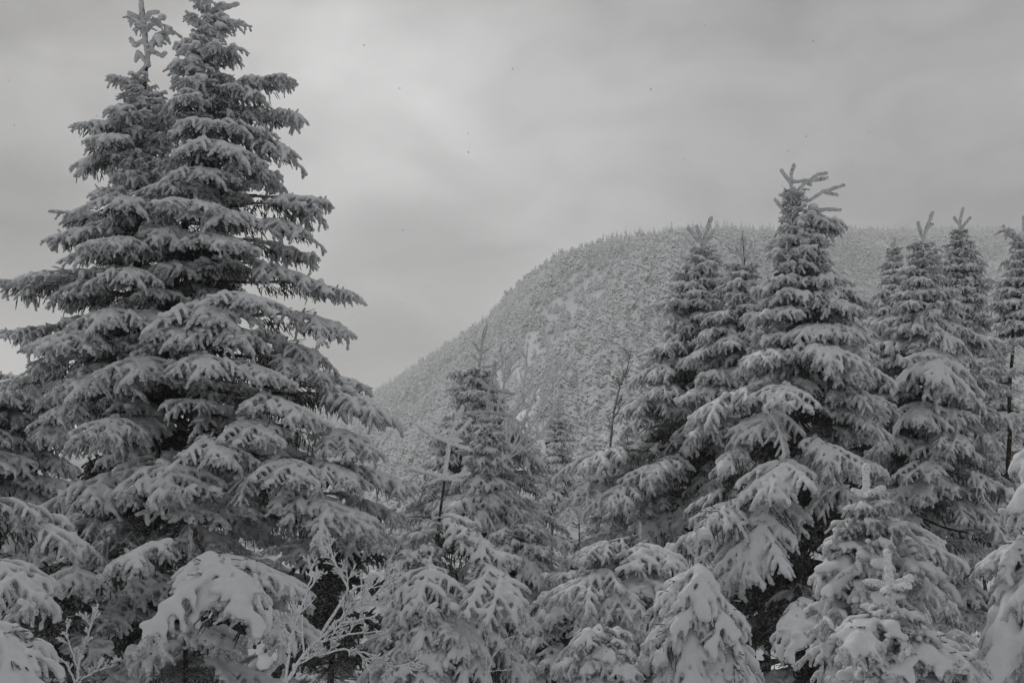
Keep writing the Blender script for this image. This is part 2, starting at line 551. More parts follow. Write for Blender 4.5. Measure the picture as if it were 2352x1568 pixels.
def make_branch(L, droop, heavy, seed, h=0.0109):
    """A spruce bough along +x. droop: tip height / length at the tip; heavy: snow load 0..1. Returns needle mesh, snow mesh, wood mesh, tip."""
    rs = np.random.RandomState(seed)
    twig, snow = [], []
    nseg = max(6, int(L / 0.07))
    ph = rs.rand() * 6
    up = max(droop, 0) * 0.9 + (0.10 if droop < 0 else 0.05)

    def axis(tq):
        z = L * (up * tq + (droop - up) * tq ** 2.0)
        return np.array([L * tq, 0.06 * L * math.sin(tq * 4 + ph) * tq, z])
    pts = [axis(i / nseg) for i in range(nseg + 1)]
    rr = 0.0145 + 0.003 * rs.rand() + 0.003 * heavy
    sr = (0.0105 + 0.031 * heavy) * min(1.0, 0.62 + 0.45 * L)
    lift = 0.006 + 0.022 * heavy
    t_in = float(np.interp(L, [0.3, 0.5, 0.8, 1.15, 1.5], [0.06, 0.14, 0.26, 0.38, 0.46])) * (1.0 if heavy < 0.9 else 0.6)      # the inner part is bare wood

    def seg(lst, a, ra, b_, rb, dz=0.0):
        lst.append((a[0], a[1], a[2] + dz, ra, b_[0], b_[1], b_[2] + dz, rb))

    def line(p0, d0, length, r0, r1, sag, snowy, nn=None, s0=1.0, s1=0.62):
        """A drooping twig; returns its points."""
        nn = nn or max(2, int(length / 0.07))
        P = []
        d0 = d0 / np.linalg.norm(d0)
        wob = (rs.rand(3) - 0.5) * 0.35
        for i in range(nn + 1):
            s = i / nn
            P.append(p0 + d0 * length * s + np.array([0, 0, -sag * length * s * s]) + wob * length * 0.3 * s * (1 - s) * 2)
        for i in range(nn):
            ra, rb = r0 + (r1 - r0) * i / nn, r0 + (r1 - r0) * (i + 1) / nn
            seg(twig, P[i], ra, P[i + 1], rb)
            if snowy:
                q = P[i + 1] if (i + 1) / nn < 1 else P[i] + (P[i + 1] - P[i]) * 0.7
                f0, f1 = s0 + (s1 - s0) * i / nn, s0 + (s1 - s0) * (i + 1) / nn
                seg(snow, P[i], sr * f0 * snowy, q, sr * f1 * snowy, lift * f0 * snowy)
        return P
    # axis
    for i in range(nseg):
        t0, t1 = i / nseg, (i + 1) / nseg
        if t1 > t_in:
            seg(twig, pts[i], rr * (1.15 - 0.2 * t0), pts[i + 1], rr * (1.15 - 0.2 * t1))
        if t0 > t_in * 0.8:
            seg(snow, pts[i], sr * 1.15 * (1 - .35 * t0), pts[i + 1], sr * 1.15 * (1 - .35 * t1), lift)
    W = min(0.60 * L, 0.24 + 0.19 * L)
    tq = t_in + 0.05 * rs.rand()
    side = 1
    sp = 0.054 + 0.01 * rs.rand()
    cph = rs.rand(2) * 6.28
    clen = 0.17 + 0.08 * rs.rand()
    while tq < 0.985:
        P0 = axis(tq)
        T = axis(min(tq + 0.02, 1)) - axis(tq - 0.02)
        T /= np.linalg.norm(T)
        vq = (tq - t_in) / (1 - t_in)
        shape = min(1, (vq + 0.12) / 0.34) * (1 - vq) ** 0.6 + 0.10
        ll = W * shape * (0.42, 0.62, 0.85, 1.1, 1.35)[int(rs.rand() * 5)] * (0.85 + 0.3 * rs.rand())
        clump = 0.5 + 0.5 * math.sin(tq * L / clen * 6.283 + cph[0 if side > 0 else 1])
        ll *= 0.66 + 0.55 * clump
        ang = R(60 - 22 * vq + 38 * (rs.rand() - 0.5))
        d = rot2(T, side * ang)
        d[2] = T[2] * 0.6 + 0.16 * (rs.rand() - 0.45) + 0.30 * (clump - 0.55)
        sag = (0.12 + 0.42 * heavy + 0.2 * max(0, -droop)) * (0.5 + 0.9 * rs.rand())
        P = line(P0, d, ll, rr, rr * 0.85, sag, 1.0)
        if ll > 0.10:
            s = 0.22 + 0.2 * rs.rand()
            sd = 1 if rs.rand() > .5 else -1
            while s < 0.95:
                i = min(int(s * (len(P) - 1)), len(P) - 2)
                fq = s * (len(P) - 1) - i
                q0 = P[i] + (P[i + 1] - P[i]) * fq
                dv = P[i + 1] - P[i]
                dv /= np.linalg.norm(dv)
                l2 = (0.05 + 0.42 * ll * (1 - s)) * (0.6 + 0.7 * rs.rand())
                d2 = rot2(dv, sd * R(46 + 18 * rs.rand()))
                d2[2] -= 0.05 + 0.35 * heavy * rs.rand() - 0.15 * rs.rand()
                line(q0, d2, min(l2, 0.22), rr * 0.95, rr * 0.8, 0.15 + 0.5 * heavy * rs.rand(), 0.9 if rs.rand() < 0.8 else 0.0, None, 0.85, 0.6)
                sd = -sd
                s += 0.048 / ll * (0.8 + 0.5 * rs.rand())
        # rimed twigs hanging below
        for _ in range(rs.poisson(ll / 0.13 + 0.15)):
            s = 0.25 + 0.75 * rs.rand()
            q0 = P[min(int(s * (len(P) - 1)), len(P) - 1)]
            az = rs.rand() * 6.28
            d2 = np.array([math.cos(az) * 0.6 + 0.35, math.sin(az) * 0.6 + 0.3 * side, -0.35 - 0.6 * rs.rand()])
            line(q0, d2, 0.05 + 0.07 * rs.rand() + 0.04 * heavy * L, rr * 0.95, rr * 0.78, 0.3, 0.0)
        if rs.rand() < 0.12:
            line(P0, np.array([0.5, side * 0.3, 0.8]), 0.05 + 0.05 * rs.rand(), rr * 0.85, rr * 0.7, 0.0, 0.0)
        side = -side
        tq += sp * 0.5 / L * (0.75 + 0.6 * rs.rand())
    nb = len(snow)
    for _ in range(int(3 + 9 * L)):
        c = snow[int(rs.rand() * nb)]
        q = 0.016 + (0.018 + 0.02 * heavy) * rs.rand()
        o1, o2 = (rs.rand(3) - 0.5) * 0.05, (rs.rand(3) - 0.5) * 0.07
        snow.append((c[0] + o1[0], c[1] + o1[1], c[2] + 0.004, q * 0.8, c[0] + o1[0] + o2[0], c[1] + o1[1] + o2[1], c[2] + 0.006 + abs(o2[2]) * 0.3, q))
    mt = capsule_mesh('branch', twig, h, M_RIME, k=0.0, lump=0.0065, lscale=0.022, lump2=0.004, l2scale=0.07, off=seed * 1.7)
    ms = capsule_mesh('snow', snow, 0.0125, M_SNOW, k=0.004 + 0.0065 * heavy, flat=2.0, lump=0.004, lscale=0.045, lump2=0.013 + 0.005 * heavy, l2scale=0.11, off=seed * 2.3)
    # bare dark wood: the limb itself and thin dead twigs on its inner half
    lines = [[(*axis(i / 8 * 0.9), (0.010 + 0.008 * L) * (1 - 0.75 * i / 8)) for i in range(9)]]
    for _ in range(int(5 + 9 * L) if heavy < 0.9 else 0):
        p = axis(0.03 + 0.5 * rs.rand())
        d = np.array([0.5 + 0.5 * rs.rand(), (rs.rand() - 0.5) * 2.2, (rs.rand() - 0.72) * 0.9])
        d /= np.linalg.norm(d)
        l3 = (0.10 + 0.22 * rs.rand()) * min(1, 0.5 + L * 0.5)
        q = p + d * l3 * 0.5 + (rs.rand(3) - 0.5) * 0.05
        e = p + d * l3 + (rs.rand(3) - 0.5) * 0.08
        lines.append([(*p, 0.0058), (*q, 0.005), (*e, 0.004)])
        for _ in range(2):
            d3 = d + (rs.rand(3) - 0.5) * np.array([1.4, 1.4, 0.7])
            lines.append([(*q, 0.0045), (*(q + d3 * l3 * 0.4), 0.0035)])
    nl = len(lines)
    for _ in range(0 if heavy > 0.9 else (int(16 + 60 * L) if L > 0.6 else 5)):
        tq = 0.10 + 0.72 * rs.rand()
        sd = 1 if rs.rand() > .5 else -1
        off = W * 0.7 * rs.rand() * min(1, tq / 0.3) * (1 - tq) ** 0.4
        p = axis(tq) + np.array([off * 0.5, sd * off, -0.045 - (0.2 + 0.6 * heavy) * off])
        d = np.array([0.5 * rs.rand(), sd * (0.1 + 0.5 * rs.rand()), -0.5 - 0.5 * rs.rand()])
        d /= np.linalg.norm(d)
        l3 = 0.05 + 0.09 * rs.rand()
        q = p + d * l3 * 0.5 + (rs.rand(3) - 0.5) * 0.02
        lines.append([(*p, 0.004), (*q, 0.0065), (*(p + d * l3 + (rs.rand(3) - 0.5) * 0.03), 0.003)])
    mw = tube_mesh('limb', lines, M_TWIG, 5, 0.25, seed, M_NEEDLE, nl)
    return mt, ms, mw, axis(1.0)


LIB = {}
SPEC = {  # style -> list of (length, droop)
    'rime': [(0.3, 0.35), (0.32, 0.1), (0.5, 0.25), (0.5, -0.05), (0.8, 0.08), (0.8, -0.15), (1.15, 0.0), (1.15, -0.2), (1.5, -0.1), (1.5, -0.3)],
    'heavy': [(0.28, 0.3), (0.3, -0.05), (0.5, 0.05), (0.5, -0.3), (0.8, -0.15), (0.8, -0.45), (1.15, -0.25), (1.15, -0.5), (1.5, -0.4)],
    'pillow': [(0.3, -0.2), (0.5, -0.3), (0.5, -0.6), (0.8, -0.4), (0.8, -0.7), (1.1, -0.55)],
}
LOADS = {'rime': 0.40, 'heavy': 0.6, 'pillow': 1.0}
ntri = 0
for style, specs in SPEC.items():
    LIB[style] = []
    for i, (L, dr) in enumerate(specs):
        for rep in range((3 if style != 'pillow' else 2) if L < 1.0 else (2 if L < 1.2 else 1)):
            mt, ms, mw, tip = make_branch(L, dr, LOADS[style] * (0.75 + 0.25 * rep), 11 + 31 * i + 7 * rep + {'rime': 0, 'heavy': 500, 'pillow': 900}[style])
            LIB[style].append((L, math.atan2(tip[2], tip[0]), mt, ms, float(np.linalg.norm(tip)), mw))
            ntri += 2 * (len(mt.polygons) + len(ms.polygons))
print('branch library', ntri, round(time.time() - T0, 1))

LIB['sheltered_shade'] = []
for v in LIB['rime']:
    if v[0] in (0.5, 0.8) and len(LIB['sheltered_shade']) < 5:
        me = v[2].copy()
        me.materials[0] = M_NEEDLE  # rimed bough recoloured dark: crown-interior shade put into the needle colour
        LIB['sheltered_shade'].append((v[0], v[1], me, None, v[4], v[5]))

# bunches of thin dead twigs near the trunk
TWIGS = []
for sd in range(4):
    rs = np.random.RandomState(300 + sd)
    lines = []
    for q in range(4):
        a0 = (rs.rand() - 0.5) * 0.9
        el = (rs.rand() - 0.5) * 0.5
        d = np.array([math.cos(a0), math.sin(a0), el])
        L = 0.5 + 0.5 * rs.rand()
        P = [np.zeros(3)]
        for i in range(9):
            d = d + (rs.rand(3) - 0.5) * 0.35 + np.array([0.05, 0, -0.03])
            d /= np.linalg.norm(d)
            P.append(P[-1] + d * L / 9)
        lines.append([(*p, 0.011 - 0.005 * i / 9) for i, p in enumerate(P)])
        for i in range(2, 9):
            for s in (1, -1):
                if rs.rand() < 0.25:
                    continue
                dd = rot2(P[i] - P[i - 1], s * (0.6 + 0.5 * rs.rand()))
                dd = dd / np.linalg.norm(dd) + np.array([0, 0, 0.5 * (rs.rand() - 0.5)])
                l2 = (0.1 + 0.2 * rs.rand()) * (1 - i / 14)
                m = P[i] + dd * l2 * 0.5 + (rs.rand(3) - 0.5) * 0.04
                lines.append([(*P[i], 0.006), (*m, 0.0055), (*(P[i] + dd * l2 + (rs.rand(3) - 0.5) * 0.04), 0.005)])
    TWIGS.append(tube_mesh('dead_twig', lines, M_TWIG, 5, 0.3, sd))


LIMB = tube_mesh('limb', [[(i / 6, 0.01 * math.sin(i * 2.1), 0.012 * math.sin(i * 1.3), 0.016 - 0.004 * i / 6) for i in range(7)]], M_BARK, 6, 0.2, 3)


def pick(style, length, elev, rnd):
    best = sorted(LIB[style], key=lambda v: abs(math.log(v[4] / length)) * 1.6 + abs(v[1] - elev) * 1.3 + rnd.random() * 0.22)
    return best[0]


def add_branch(root, base, tip, style, rnd, roll=None, wide=1.2):
    """One bough (needles, with its snow as a sub-part) from base to tip, both in world space."""
    v = tip - base
    ln = v.length
    cap = rnd.uniform(0.95, 1.4)
    if ln > cap + 0.1:
        # a long bough: its bare inner limb, then the needled spray
        d = v / ln
        m = ln - cap
        lo = obj('limb', LIMB, root, base - root.location, d.to_track_quat('X', 'Z').to_euler(), (m + 0.12, 1 + 0.5 * m, 1 + 0.5 * m))
        base = base + d * m
        v = tip - base
        ln = cap
    el = math.atan2(v.z, math.hypot(v.x, v.y))
    L, e0, mt, ms, tl, mw = pick(style, ln, el, rnd)
    s = max(0.45, min(1.7, ln / tl))
    s = max(s, ln / tl * 0.98) if ln / tl < 2.2 else s
    pitch = max(-R(34), min(R(34), el - e0))
    az = math.atan2(v.y, v.x)
    rot = Matrix.Rotation(az, 4, 'Z') @ Matrix.Rotation(-pitch, 4, 'Y') @ Matrix.Rotation(R(rnd.uniform(-9, 9)) if roll is None else roll, 4, 'X')
    fl = -1 if rnd.random() < 0.5 else 1
    o = obj('branch', mt, root, base - root.location, rot.to_euler(), (s, s * fl * wide * rnd.uniform(0.85, 1.15), s * rnd.uniform(0.95, 1.1)))
    if ms is not None:
        obj('snow', ms, o)
    if L > 0.4:
        obj('limb', mw, o)
    return o


DS = 1.35       # distances of the near trees


def interp_pts(pts, y):
    ys = [p[1] for p in pts]
    return float(np.interp(y, ys, [p[0] for p in pts]))


def spruce(label, D, trunk, profile, style='rime', seed=1, explicit=(), leader=(), spacing=(0.10, 0.2), per=(5, 7), elevs=((0, 25), (0.3, 5), (1, -18)),
           trunk_r=0.06, twigs=0, name='spruce_tree', group=None, lead_r=0.024, fill=1.0, mix=None, cat='tree', hmin=0.12, top_rime=0.22, wide=1.2, inner=4, skip=0.08, front=9, lmin=0.62, grow=1.0, low_heavy=0.0, lead_mat=None, extra=()):
    """trunk, profile, leader: read off the photograph, put at distance D. profile: (y, left, right) tips of the boughs."""
    rnd = random.Random(seed)
    rs = np.random.RandomState(seed)
    D, trunk_r, lead_r = D * DS, trunk_r * 1.2, lead_r * 1.2
    bx, by = trunk[-1]
    foot = at(bx, by, D)
    gz = float(terrain(foot.x, foot.y))
    root = obj(name, None, None, (foot.x, foot.y, gz))
    tag(root, label, cat, group)
    # trunk down to the ground
    tp = [at(x, y, D) for x, y in trunk]
    tp.append(Vector((foot.x, foot.y, gz - 0.15)))
    H = tp[0].z - gz
    lines = []
    P = []
    for i in range(len(tp) - 1):
        n = max(2, int((tp[i] - tp[i + 1]).length / 0.15))
        for j in range(n):
            P.append(tp[i].lerp(tp[i + 1], j / n))
    P.append(tp[-1])
    wv = min(0.012, trunk_r * 0.15)
    ln = [(p.x - foot.x + wv * math.sin(p.z * 5), p.y - foot.y + wv * math.cos(p.z * 4), p.z - gz, 0.005 + trunk_r * ((tp[0].z - p.z) / H) ** 1.1) for p in P]
    obj('trunk', tube_mesh('trunk', [ln], M_BARK, 10, 0.12, seed), root)
    zs = np.array([p.z for p in P])[::-1]
    xs_ = np.array([p.x for p in P])[::-1]
    ys_ = np.array([p.y for p in P])[::-1]

    def on_trunk(z):
        return Vector((float(np.interp(z, zs, xs_)), float(np.interp(z, zs, ys_)), z))

    def sty():
        if mix and rnd.random() < mix[1]:
            return mix[0]
        return style
    # boughs read one by one
    def place(e):
        tx, ty, dd, el = e[:4]
        tip = at(tx, ty, D + dd * DS)
        b0 = on_trunk(tip.z)
        for _ in range(4):
            hor = math.hypot(tip.x - b0.x, tip.y - b0.y)
            b0 = on_trunk(tip.z - math.tan(R(el)) * hor)
        add_branch(root, b0, tip, e[4] if len(e) > 4 else sty(), rnd)
    for e in explicit:
        place(e)
    # whorls
    if profile:
        y0, y1 = profile[0][0], profile[-1][0]
        pl, pr = [(p[1], p[0]) for p in profile], [(p[2], p[0]) for p in profile]
        ztop, zbot = at(interp_pts(trunk, y0), y0, D).z, at(interp_pts(trunk, y1), y1, D).z
        z = ztop
        a0 = rnd.random() * 6.28
        while z > zbot:
            rel = (ztop - z) / (ztop - zbot)
            n = max(3, int(round(rnd.uniform(*per) * fill * 1.15)))
            a0 += 0.7 + rnd.random()
            step = spacing[0] + (spacing[1] - spacing[0]) * min(1, rel * 1.6)
            el0 = float(np.interp(rel, [q[0] for q in elevs], [q[1] for q in elevs]))
            jobs = [(a0 + 6.283 * k / n + rnd.uniform(-0.3, 0.3), rnd.uniform(-0.22, 0.22) * step, rnd.uniform(lmin, 1.12), el0 + rnd.uniform(-9, 9), wide) for k in range(n)]
            if step > 0.19:         # short inner boughs between the tiers
                jobs += [(rnd.uniform(0, 6.28), -step * rnd.uniform(0.25, 0.75), rnd.uniform(0.3, 0.62), el0 + rnd.uniform(-10, 12), 0.99) for k in range(int(inner * (1 + 1.2 * max(0, rel - 0.4))))]
            for (a, dz, lf, el, wd) in jobs:
                if rnd.random() < skip:
                    continue
                el -= front * max(0.0, -math.sin(a)) * min(1, rel * 4)
                zz = z + dz
                y = y0 + (y1 - y0) * (ztop - zz) / (ztop - zbot)
                cx = interp_pts(trunk, y)
                eL = (cx - interp_pts(pl, y)) * D / FPX
                eR = (interp_pts(pr, y) - cx) * D / FPX
                eL, eR = eL * grow, eR * grow
                c = math.cos(a)
                hl = max(hmin, (eL + (eR - eL) * (c * 0.5 + 0.5)) * lf)
                b0 = on_trunk(max(zs[0] + 0.1, min(zs[-1] - 0.05, zz - math.tan(R(el)) * hl)))
                tip = Vector((b0.x + hl * c, b0.y + hl * math.sin(a), b0.z + math.tan(R(el)) * hl))
                if math.hypot(tip.x, tip.y) < 1.2:
                    continue
                st = sty()
                if rnd.random() < low_heavy * max(0.0, min(1.0, (rel - 0.35) * 2.5)):
                    st = 'heavy'
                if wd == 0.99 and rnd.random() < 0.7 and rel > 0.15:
                    st = 'sheltered_shade'  # dark-needled copy, its colour deepens the shade between tiers
                if rel < top_rime and st not in ('rime', 'sheltered_shade'):
                    st = 'rime'
                add_branch(root, b0, tip, st, rnd, None, wd)
            z -= step * rnd.uniform(0.85, 1.15)
        for _ in range(twigs):
            z = zbot + (ztop - zbot) * rnd.random() * 0.65
            b0 = on_trunk(z)
            y = y0 + (y1 - y0) * (ztop - z) / (ztop - zbot)
            s = min(rnd.uniform(0.7, 1.3), 0.55 * (interp_pts(pr, y) - interp_pts(pl, y)) * 0.5 * D / FPX)
            obj('dead_twig', rnd.choice(TWIGS), root, b0 - root.location, (rnd.uniform(-.4, .4), rnd.uniform(-0.2, 0.3), rnd.uniform(0, 6.28)), (s, s, s))
    rnd = random.Random(seed + 1000)
    for e in extra:
        place(e)
    # leader shoots
    if not leader and profile:
        (lx, ly), yb = trunk[0], profile[0][0]
        xb = interp_pts(trunk, yb)
        q = (yb - ly) * 0.5
        leader = [[(lx, ly), (xb, yb + 10)], [(lx * .5 + xb * .5, ly + q), (lx - q * .35, ly + q * .62)], [(lx * .5 + xb * .5, ly + q * 1.1), (lx + q * .4, ly + q * .8)], [(xb, yb - q * .3), (xb + q * .5, yb - q * .5)], [(xb, yb - q * .2), (xb - q * .5, yb - q * .4)]]
        lead_r = min(lead_r, 0.017)
    if leader:
        segs = []
        for st in leader:
            pts = [at(q[0], q[1], D + (q[2] * DS if len(q) > 2 else 0)) - root.location for q in st]
            m = []
            for i in range(len(pts) - 1):
                for j in range(3):
                    m.append(pts[i].lerp(pts[i + 1], j / 3))
            m.append(pts[-1])
            for i in range(len(m) - 1):
                r0, r1 = lead_r, lead_r * (1 if i < len(m) - 2 else 0.85)
                segs.append((*m[i], r0, *m[i + 1], r1))
        obj('leader_shoot', capsule_mesh('leader_shoot', segs, 0.009, lead_mat or M_RIME, lump=0.009, lscale=0.02, lump2=0.005, l2scale=0.06, off=seed), root)
    return root


# the twin spruces on the left
DL = 9.0
spruce('left stem of the tall twin spruces at left, thin forked frosted top', DL + 0.25,
       [(325, -40), (340, 150), (325, 300), (316, 430), (318, 600), (308, 780), (300, 950), (290, 1130), (285, 1500)],
       [(175, 284, 388), (260, 255, 415), (300, 235, 425), (420, 245, 425), (520, 225, 400), (640, 180, 410), (760, 150, 410), (880, 120, 420), (1000, 80, 420), (1150, 60, 440), (1350, 60, 470), (1560, 40, 500)],
       seed=3, low_heavy=0.6, lmin=0.5, skip=0.12, twigs=26, trunk_r=0.13, spacing=(0.2, 0.44), per=(4, 6), inner=6,
       elevs=((0, 25), (0.15, 5), (0.4, 0), (0.7, -4), (1, -8)),
       explicit=[(258, 178, -.05, 18), (395, 75, .1, 40), (296, 38, -0.1, 30), (375, 40, -.1, 20), (180, 285, -0.3, -4), (215, 320, -.5, -9), (183, 385, 0.2, -8), (225, 440, -0.3, -10), (135, 545, -0.3, -8), (160, 500, .3, 4), (190, 580, -.8, -11),
                 (15, 660, -0.2, -7), (60, 640, .4, -2), (120, 690, -0.5, -9), (8, 765, -0.3, -8), (60, 800, -.6, -11), (40, 885, 0.4, -9), (70, 850, -.2, -10),
                 (290, 470, -.9, -10), (250, 560, -1.1, -11), (300, 640, -1.2, -12), (120, 790, -1.2, -12), (230, 740, -1.3, -12), (330, 860, -1.4, -13), (180, 900, -1.3, -12), (110, 960, -.8, -12), (250, 1000, -1.6, -14)],
       leader=[[(322, -30), (325, 30), (333, 90), (341, 150)], [(338, 130), (362, 80), (390, 70)], [(330, 60), (312, 38), (296, 30)], [(335, 90), (310, 105), (300, 90)], [(341, 150), (318, 120), (312, 140)], [(330, 50), (345, 30), (362, 28)], [(335, 70), (355, 50), (368, 62)],
               [(340, 150), (300, 185), (262, 178)], [(338, 115), (372, 128), (380, 122)]], lead_r=0.026)
spruce('right stem of the tall twin spruces at left, fuller pointed top', DL,
       [(482, -40), (465, 60), (455, 200), (445, 400), (405, 630), (375, 800), (355, 950), (345, 1130), (340, 1500)],
       [(10, 435, 520), (90, 425, 530), (170, 395, 530), (260, 380, 560), (420, 375, 585), (520, 340, 620), (660, 320, 660), (800, 290, 680), (900, 270, 720), (1020, 250, 770), (1150, 230, 800), (1350, 200, 780), (1560, 180, 760)],
       seed=8, low_heavy=0.6, extra=[(430, 1090, -1.2, -6), (560, 1150, -1.3, -8), (480, 1180, -1.5, -10), (650, 1060, -1.1, -6), (560, 960, -.9, -4), (470, 930, -1.2, -5), (620, 930, .6, -4), (500, 1000, .9, -4), (600, 850, .7, 0), (560, 1080, .8, -4), (420, 1000, 1.0, -4), (640, 1160, .5, -6), (520, 1260, -1.0, -8), (620, 1240, -.6, -8), (440, 1230, .4, -4), (560, 890, -.3, -2)], lmin=0.5, skip=0.12, twigs=34, trunk_r=0.14, spacing=(0.16, 0.44), per=(5, 6), inner=4,
       elevs=((0, 30), (0.12, 8), (0.4, 0), (0.7, -5), (1, -8)),
       explicit=[(550, 53, 0, 15), (548, 138, 0, -4), (545, 110, -.2, 5), (402, 100, -.1, 0), (430, 42, 0, 12), (660, 187, 0.1, 8), (600, 218, -.3, -8), (682, 265, 0.1, -3), (612, 305, -.3, -9), (675, 348, -0.1, -9), (615, 395, -.2, -11), (648, 432, .4, -10),
                 (750, 465, -0.1, -6), (738, 495, -.3, -9), (705, 535, -.5, -11), (718, 598, .2, -10), (712, 645, -.4, -12), (815, 680, -0.2, -8), (800, 762, -0.3, -10), (750, 828, -.3, -12), (742, 862, -.6, -13), (845, 892, 0.5, -8), (800, 880, .3, -8),
                 (900, 955, -0.5, -11, 'heavy'), (870, 930, -.2, -9, 'heavy'), (930, 1120, -0.7, -12), (910, 1185, -.5, -12), (860, 1040, -1.0, -13), (820, 1110, -1.3, -14), (770, 1190, -1.6, -15), (840, 1240, -1.0, -14), (880, 1260, -.8, -13), (820, 1210, -1.5, -14, 'heavy'),
                 (525, 500, -0.9, -11), (545, 345, -.7, -11), (470, 280, -.6, -8), (560, 300, -.5, -9), (420, 220, -.5, -4), (480, 400, -.7, -11), (440, 470, -1.1, -9), (520, 560, -1.0, -12), (600, 700, -1.3, -9), (500, 730, -1.4, -11), (560, 780, -1.3, -13), (420, 780, -1.5, -12), (620, 870, -1.3, -13),
                 (480, 850, -1.6, -13), (700, 960, -1.4, -13), (620, 1010, -1.6, -13), (700, 1100, -1.7, -13), (520, 1060, -1.8, -14), (380, 1130, -1.9, -14), (640, 1120, -1.5, -15)],
       leader=[[(486, -30), (478, 10), (468, 70)], [(474, 30), (505, 20), (545, 10)], [(476, 20), (450, 5), (440, -15)], [(470, 60), (505, 45), (548, 52)], [(468, 70), (440, 52), (425, 42)]], lead_r=0.026)
print('left spruces', round(time.time() - T0, 1))

# low boughs in front of the twin spruces
spruce('low spreading spruce in front of the twin stems, big snow-laden bough', 6.6,
       [(440, 1190), (430, 1300), (425, 1568)],
       [(1490, 300, 560), (1540, 240, 600), (1600, 200, 640)], style='heavy', seed=21, spacing=(0.3, 0.3), per=(2, 3), trunk_r=0.04, twigs=24, top_rime=0, inner=0,
       elevs=((0, -10), (1, -25)),
       explicit=[(540, 1425, -.9, -24, 'heavy'), (255, 1300, -.5, -10), (675, 1350, -.3, -10), (640, 1460, -.4, -24)])
# a spruce beyond the left edge reaching in
spruce('spruce mostly beyond the left edge, snowy boughs reaching into view', 6.0,
       [(-190, 500), (-190, 900), (-190, 1568)],
       [(860, -420, -120), (1100, -520, -90), (1400, -520, -80), (1568, -520, -60)], style='rime', seed=33, spacing=(0.4, 0.5), per=(3, 4), trunk_r=0.07, twigs=12,
       elevs=((0, -8), (1, -22)),
       explicit=[(210, 1265, 0.3, -16), (150, 1200, 0.5, -12), (100, 1385, -.5, -20)])
spruce('broad snow-covered spruce behind the twin stems at the left edge', 10.6,
       [(-20, 800), (-20, 1000), (-20, 1568)],
       [(880, -80, 60), (920, -200, 200), (1000, -240, 170), (1100, -260, 190), (1250, -280, 210), (1420, -280, 230)], style='heavy', mix=('rime', .4), seed=35, spacing=(0.2, 0.34), per=(6, 7), trunk_r=0.08, twigs=10, top_rime=0,
       elevs=((0, -2), (1, -10)), explicit=[(220, 930, -.3, -6, 'heavy'), (150, 905, -.6, -6, 'heavy'), (190, 1010, -.4, -8)])
spruce('small snow-heaped spruce at the bottom left corner', 4.3,
       [(-50, 1400), (-50, 1480), (-50, 1568)],
       [(1470, -140, 60), (1540, -170, 95), (1640, -190, 120)], style='heavy', seed=34, spacing=(0.12, 0.15), per=(5, 6), trunk_r=0.02, elevs=((0, -15), (1, -35)), top_rime=0, hmin=0.08)
spruce('shaded low spruce behind the big snowy bough, mostly dead twigs', 8.2,
       [(770, 1180), (765, 1300), (760, 1568)],
       [(1280, 640, 880), (1400, 600, 930), (1560, 580, 960)], style='sheltered_shade', mix=('rime', .35), seed=36, spacing=(0.36, 0.4), per=(3, 4), inner=0, trunk_r=0.06, twigs=46, elevs=((0, -8), (1, -16)))
spruce('shaded low spruce at bottom left under the twin stems', 7.6,
       [(170, 1200), (165, 1300), (160, 1568)],
       [(1330, 20, 300), (1450, 0, 330), (1580, -20, 350)], style='sheltered_shade', mix=('rime', .35), seed=38, spacing=(0.36, 0.4), per=(3, 4), inner=0, trunk_r=0.06, twigs=46, elevs=((0, -8), (1, -16)))
print('left front', round(time.time() - T0, 1))

# middle distance
spruce('narrow pointed spruce standing before the far hillside, centre of the view', 15.5,
       [(1112, 752), (1098, 850), (1092, 1000), (1088, 1250)],
       [(850, 1068, 1132), (910, 1045, 1150), (970, 1020, 1170), (1050, 980, 1210), (1130, 945, 1235), (1200, 910, 1265), (1280, 890, 1290)],
       style='heavy', mix=('rime', 0.5), grow=1.15, seed=41, spacing=(0.16, 0.32), per=(5, 6), trunk_r=0.07, elevs=((0, 15), (0.3, -4), (1, -16)),
       explicit=[(1038, 855, 0, 4), (1140, 900, 0, 2), (1240, 1060, -.3, -16, 'heavy'), (1225, 1010, 0, -10)],
       leader=[[(1118, 748), (1108, 790), (1100, 850)], [(1104, 810), (1086, 785)], [(1104, 812), (1124, 800)], [(1102, 830), (1084, 815)], [(1100, 845), (1130, 840)]], lead_r=0.024)
spruce('slim frosted sapling with upright shoot in front of the narrow spruce', 12.5,
       [(1137, 832), (1118, 960), (1112, 1200)],
       [(960, 1092, 1150), (1020, 1070, 1170), (1090, 1050, 1185), (1160, 1020, 1200), (1240, 1010, 1230)],
       style='heavy', seed=44, spacing=(0.14, 0.2), per=(4, 5), trunk_r=0.03, elevs=((0, 5), (1, -15)),
       leader=[[(1137, 832), (1125, 890), (1118, 960)], [(1126, 890), (1098, 872)], [(1126, 892), (1180, 905)], [(1120, 945), (1065, 950)], [(1120, 945), (1175, 955)], [(1122, 915), (1105, 918)]], lead_r=0.026)
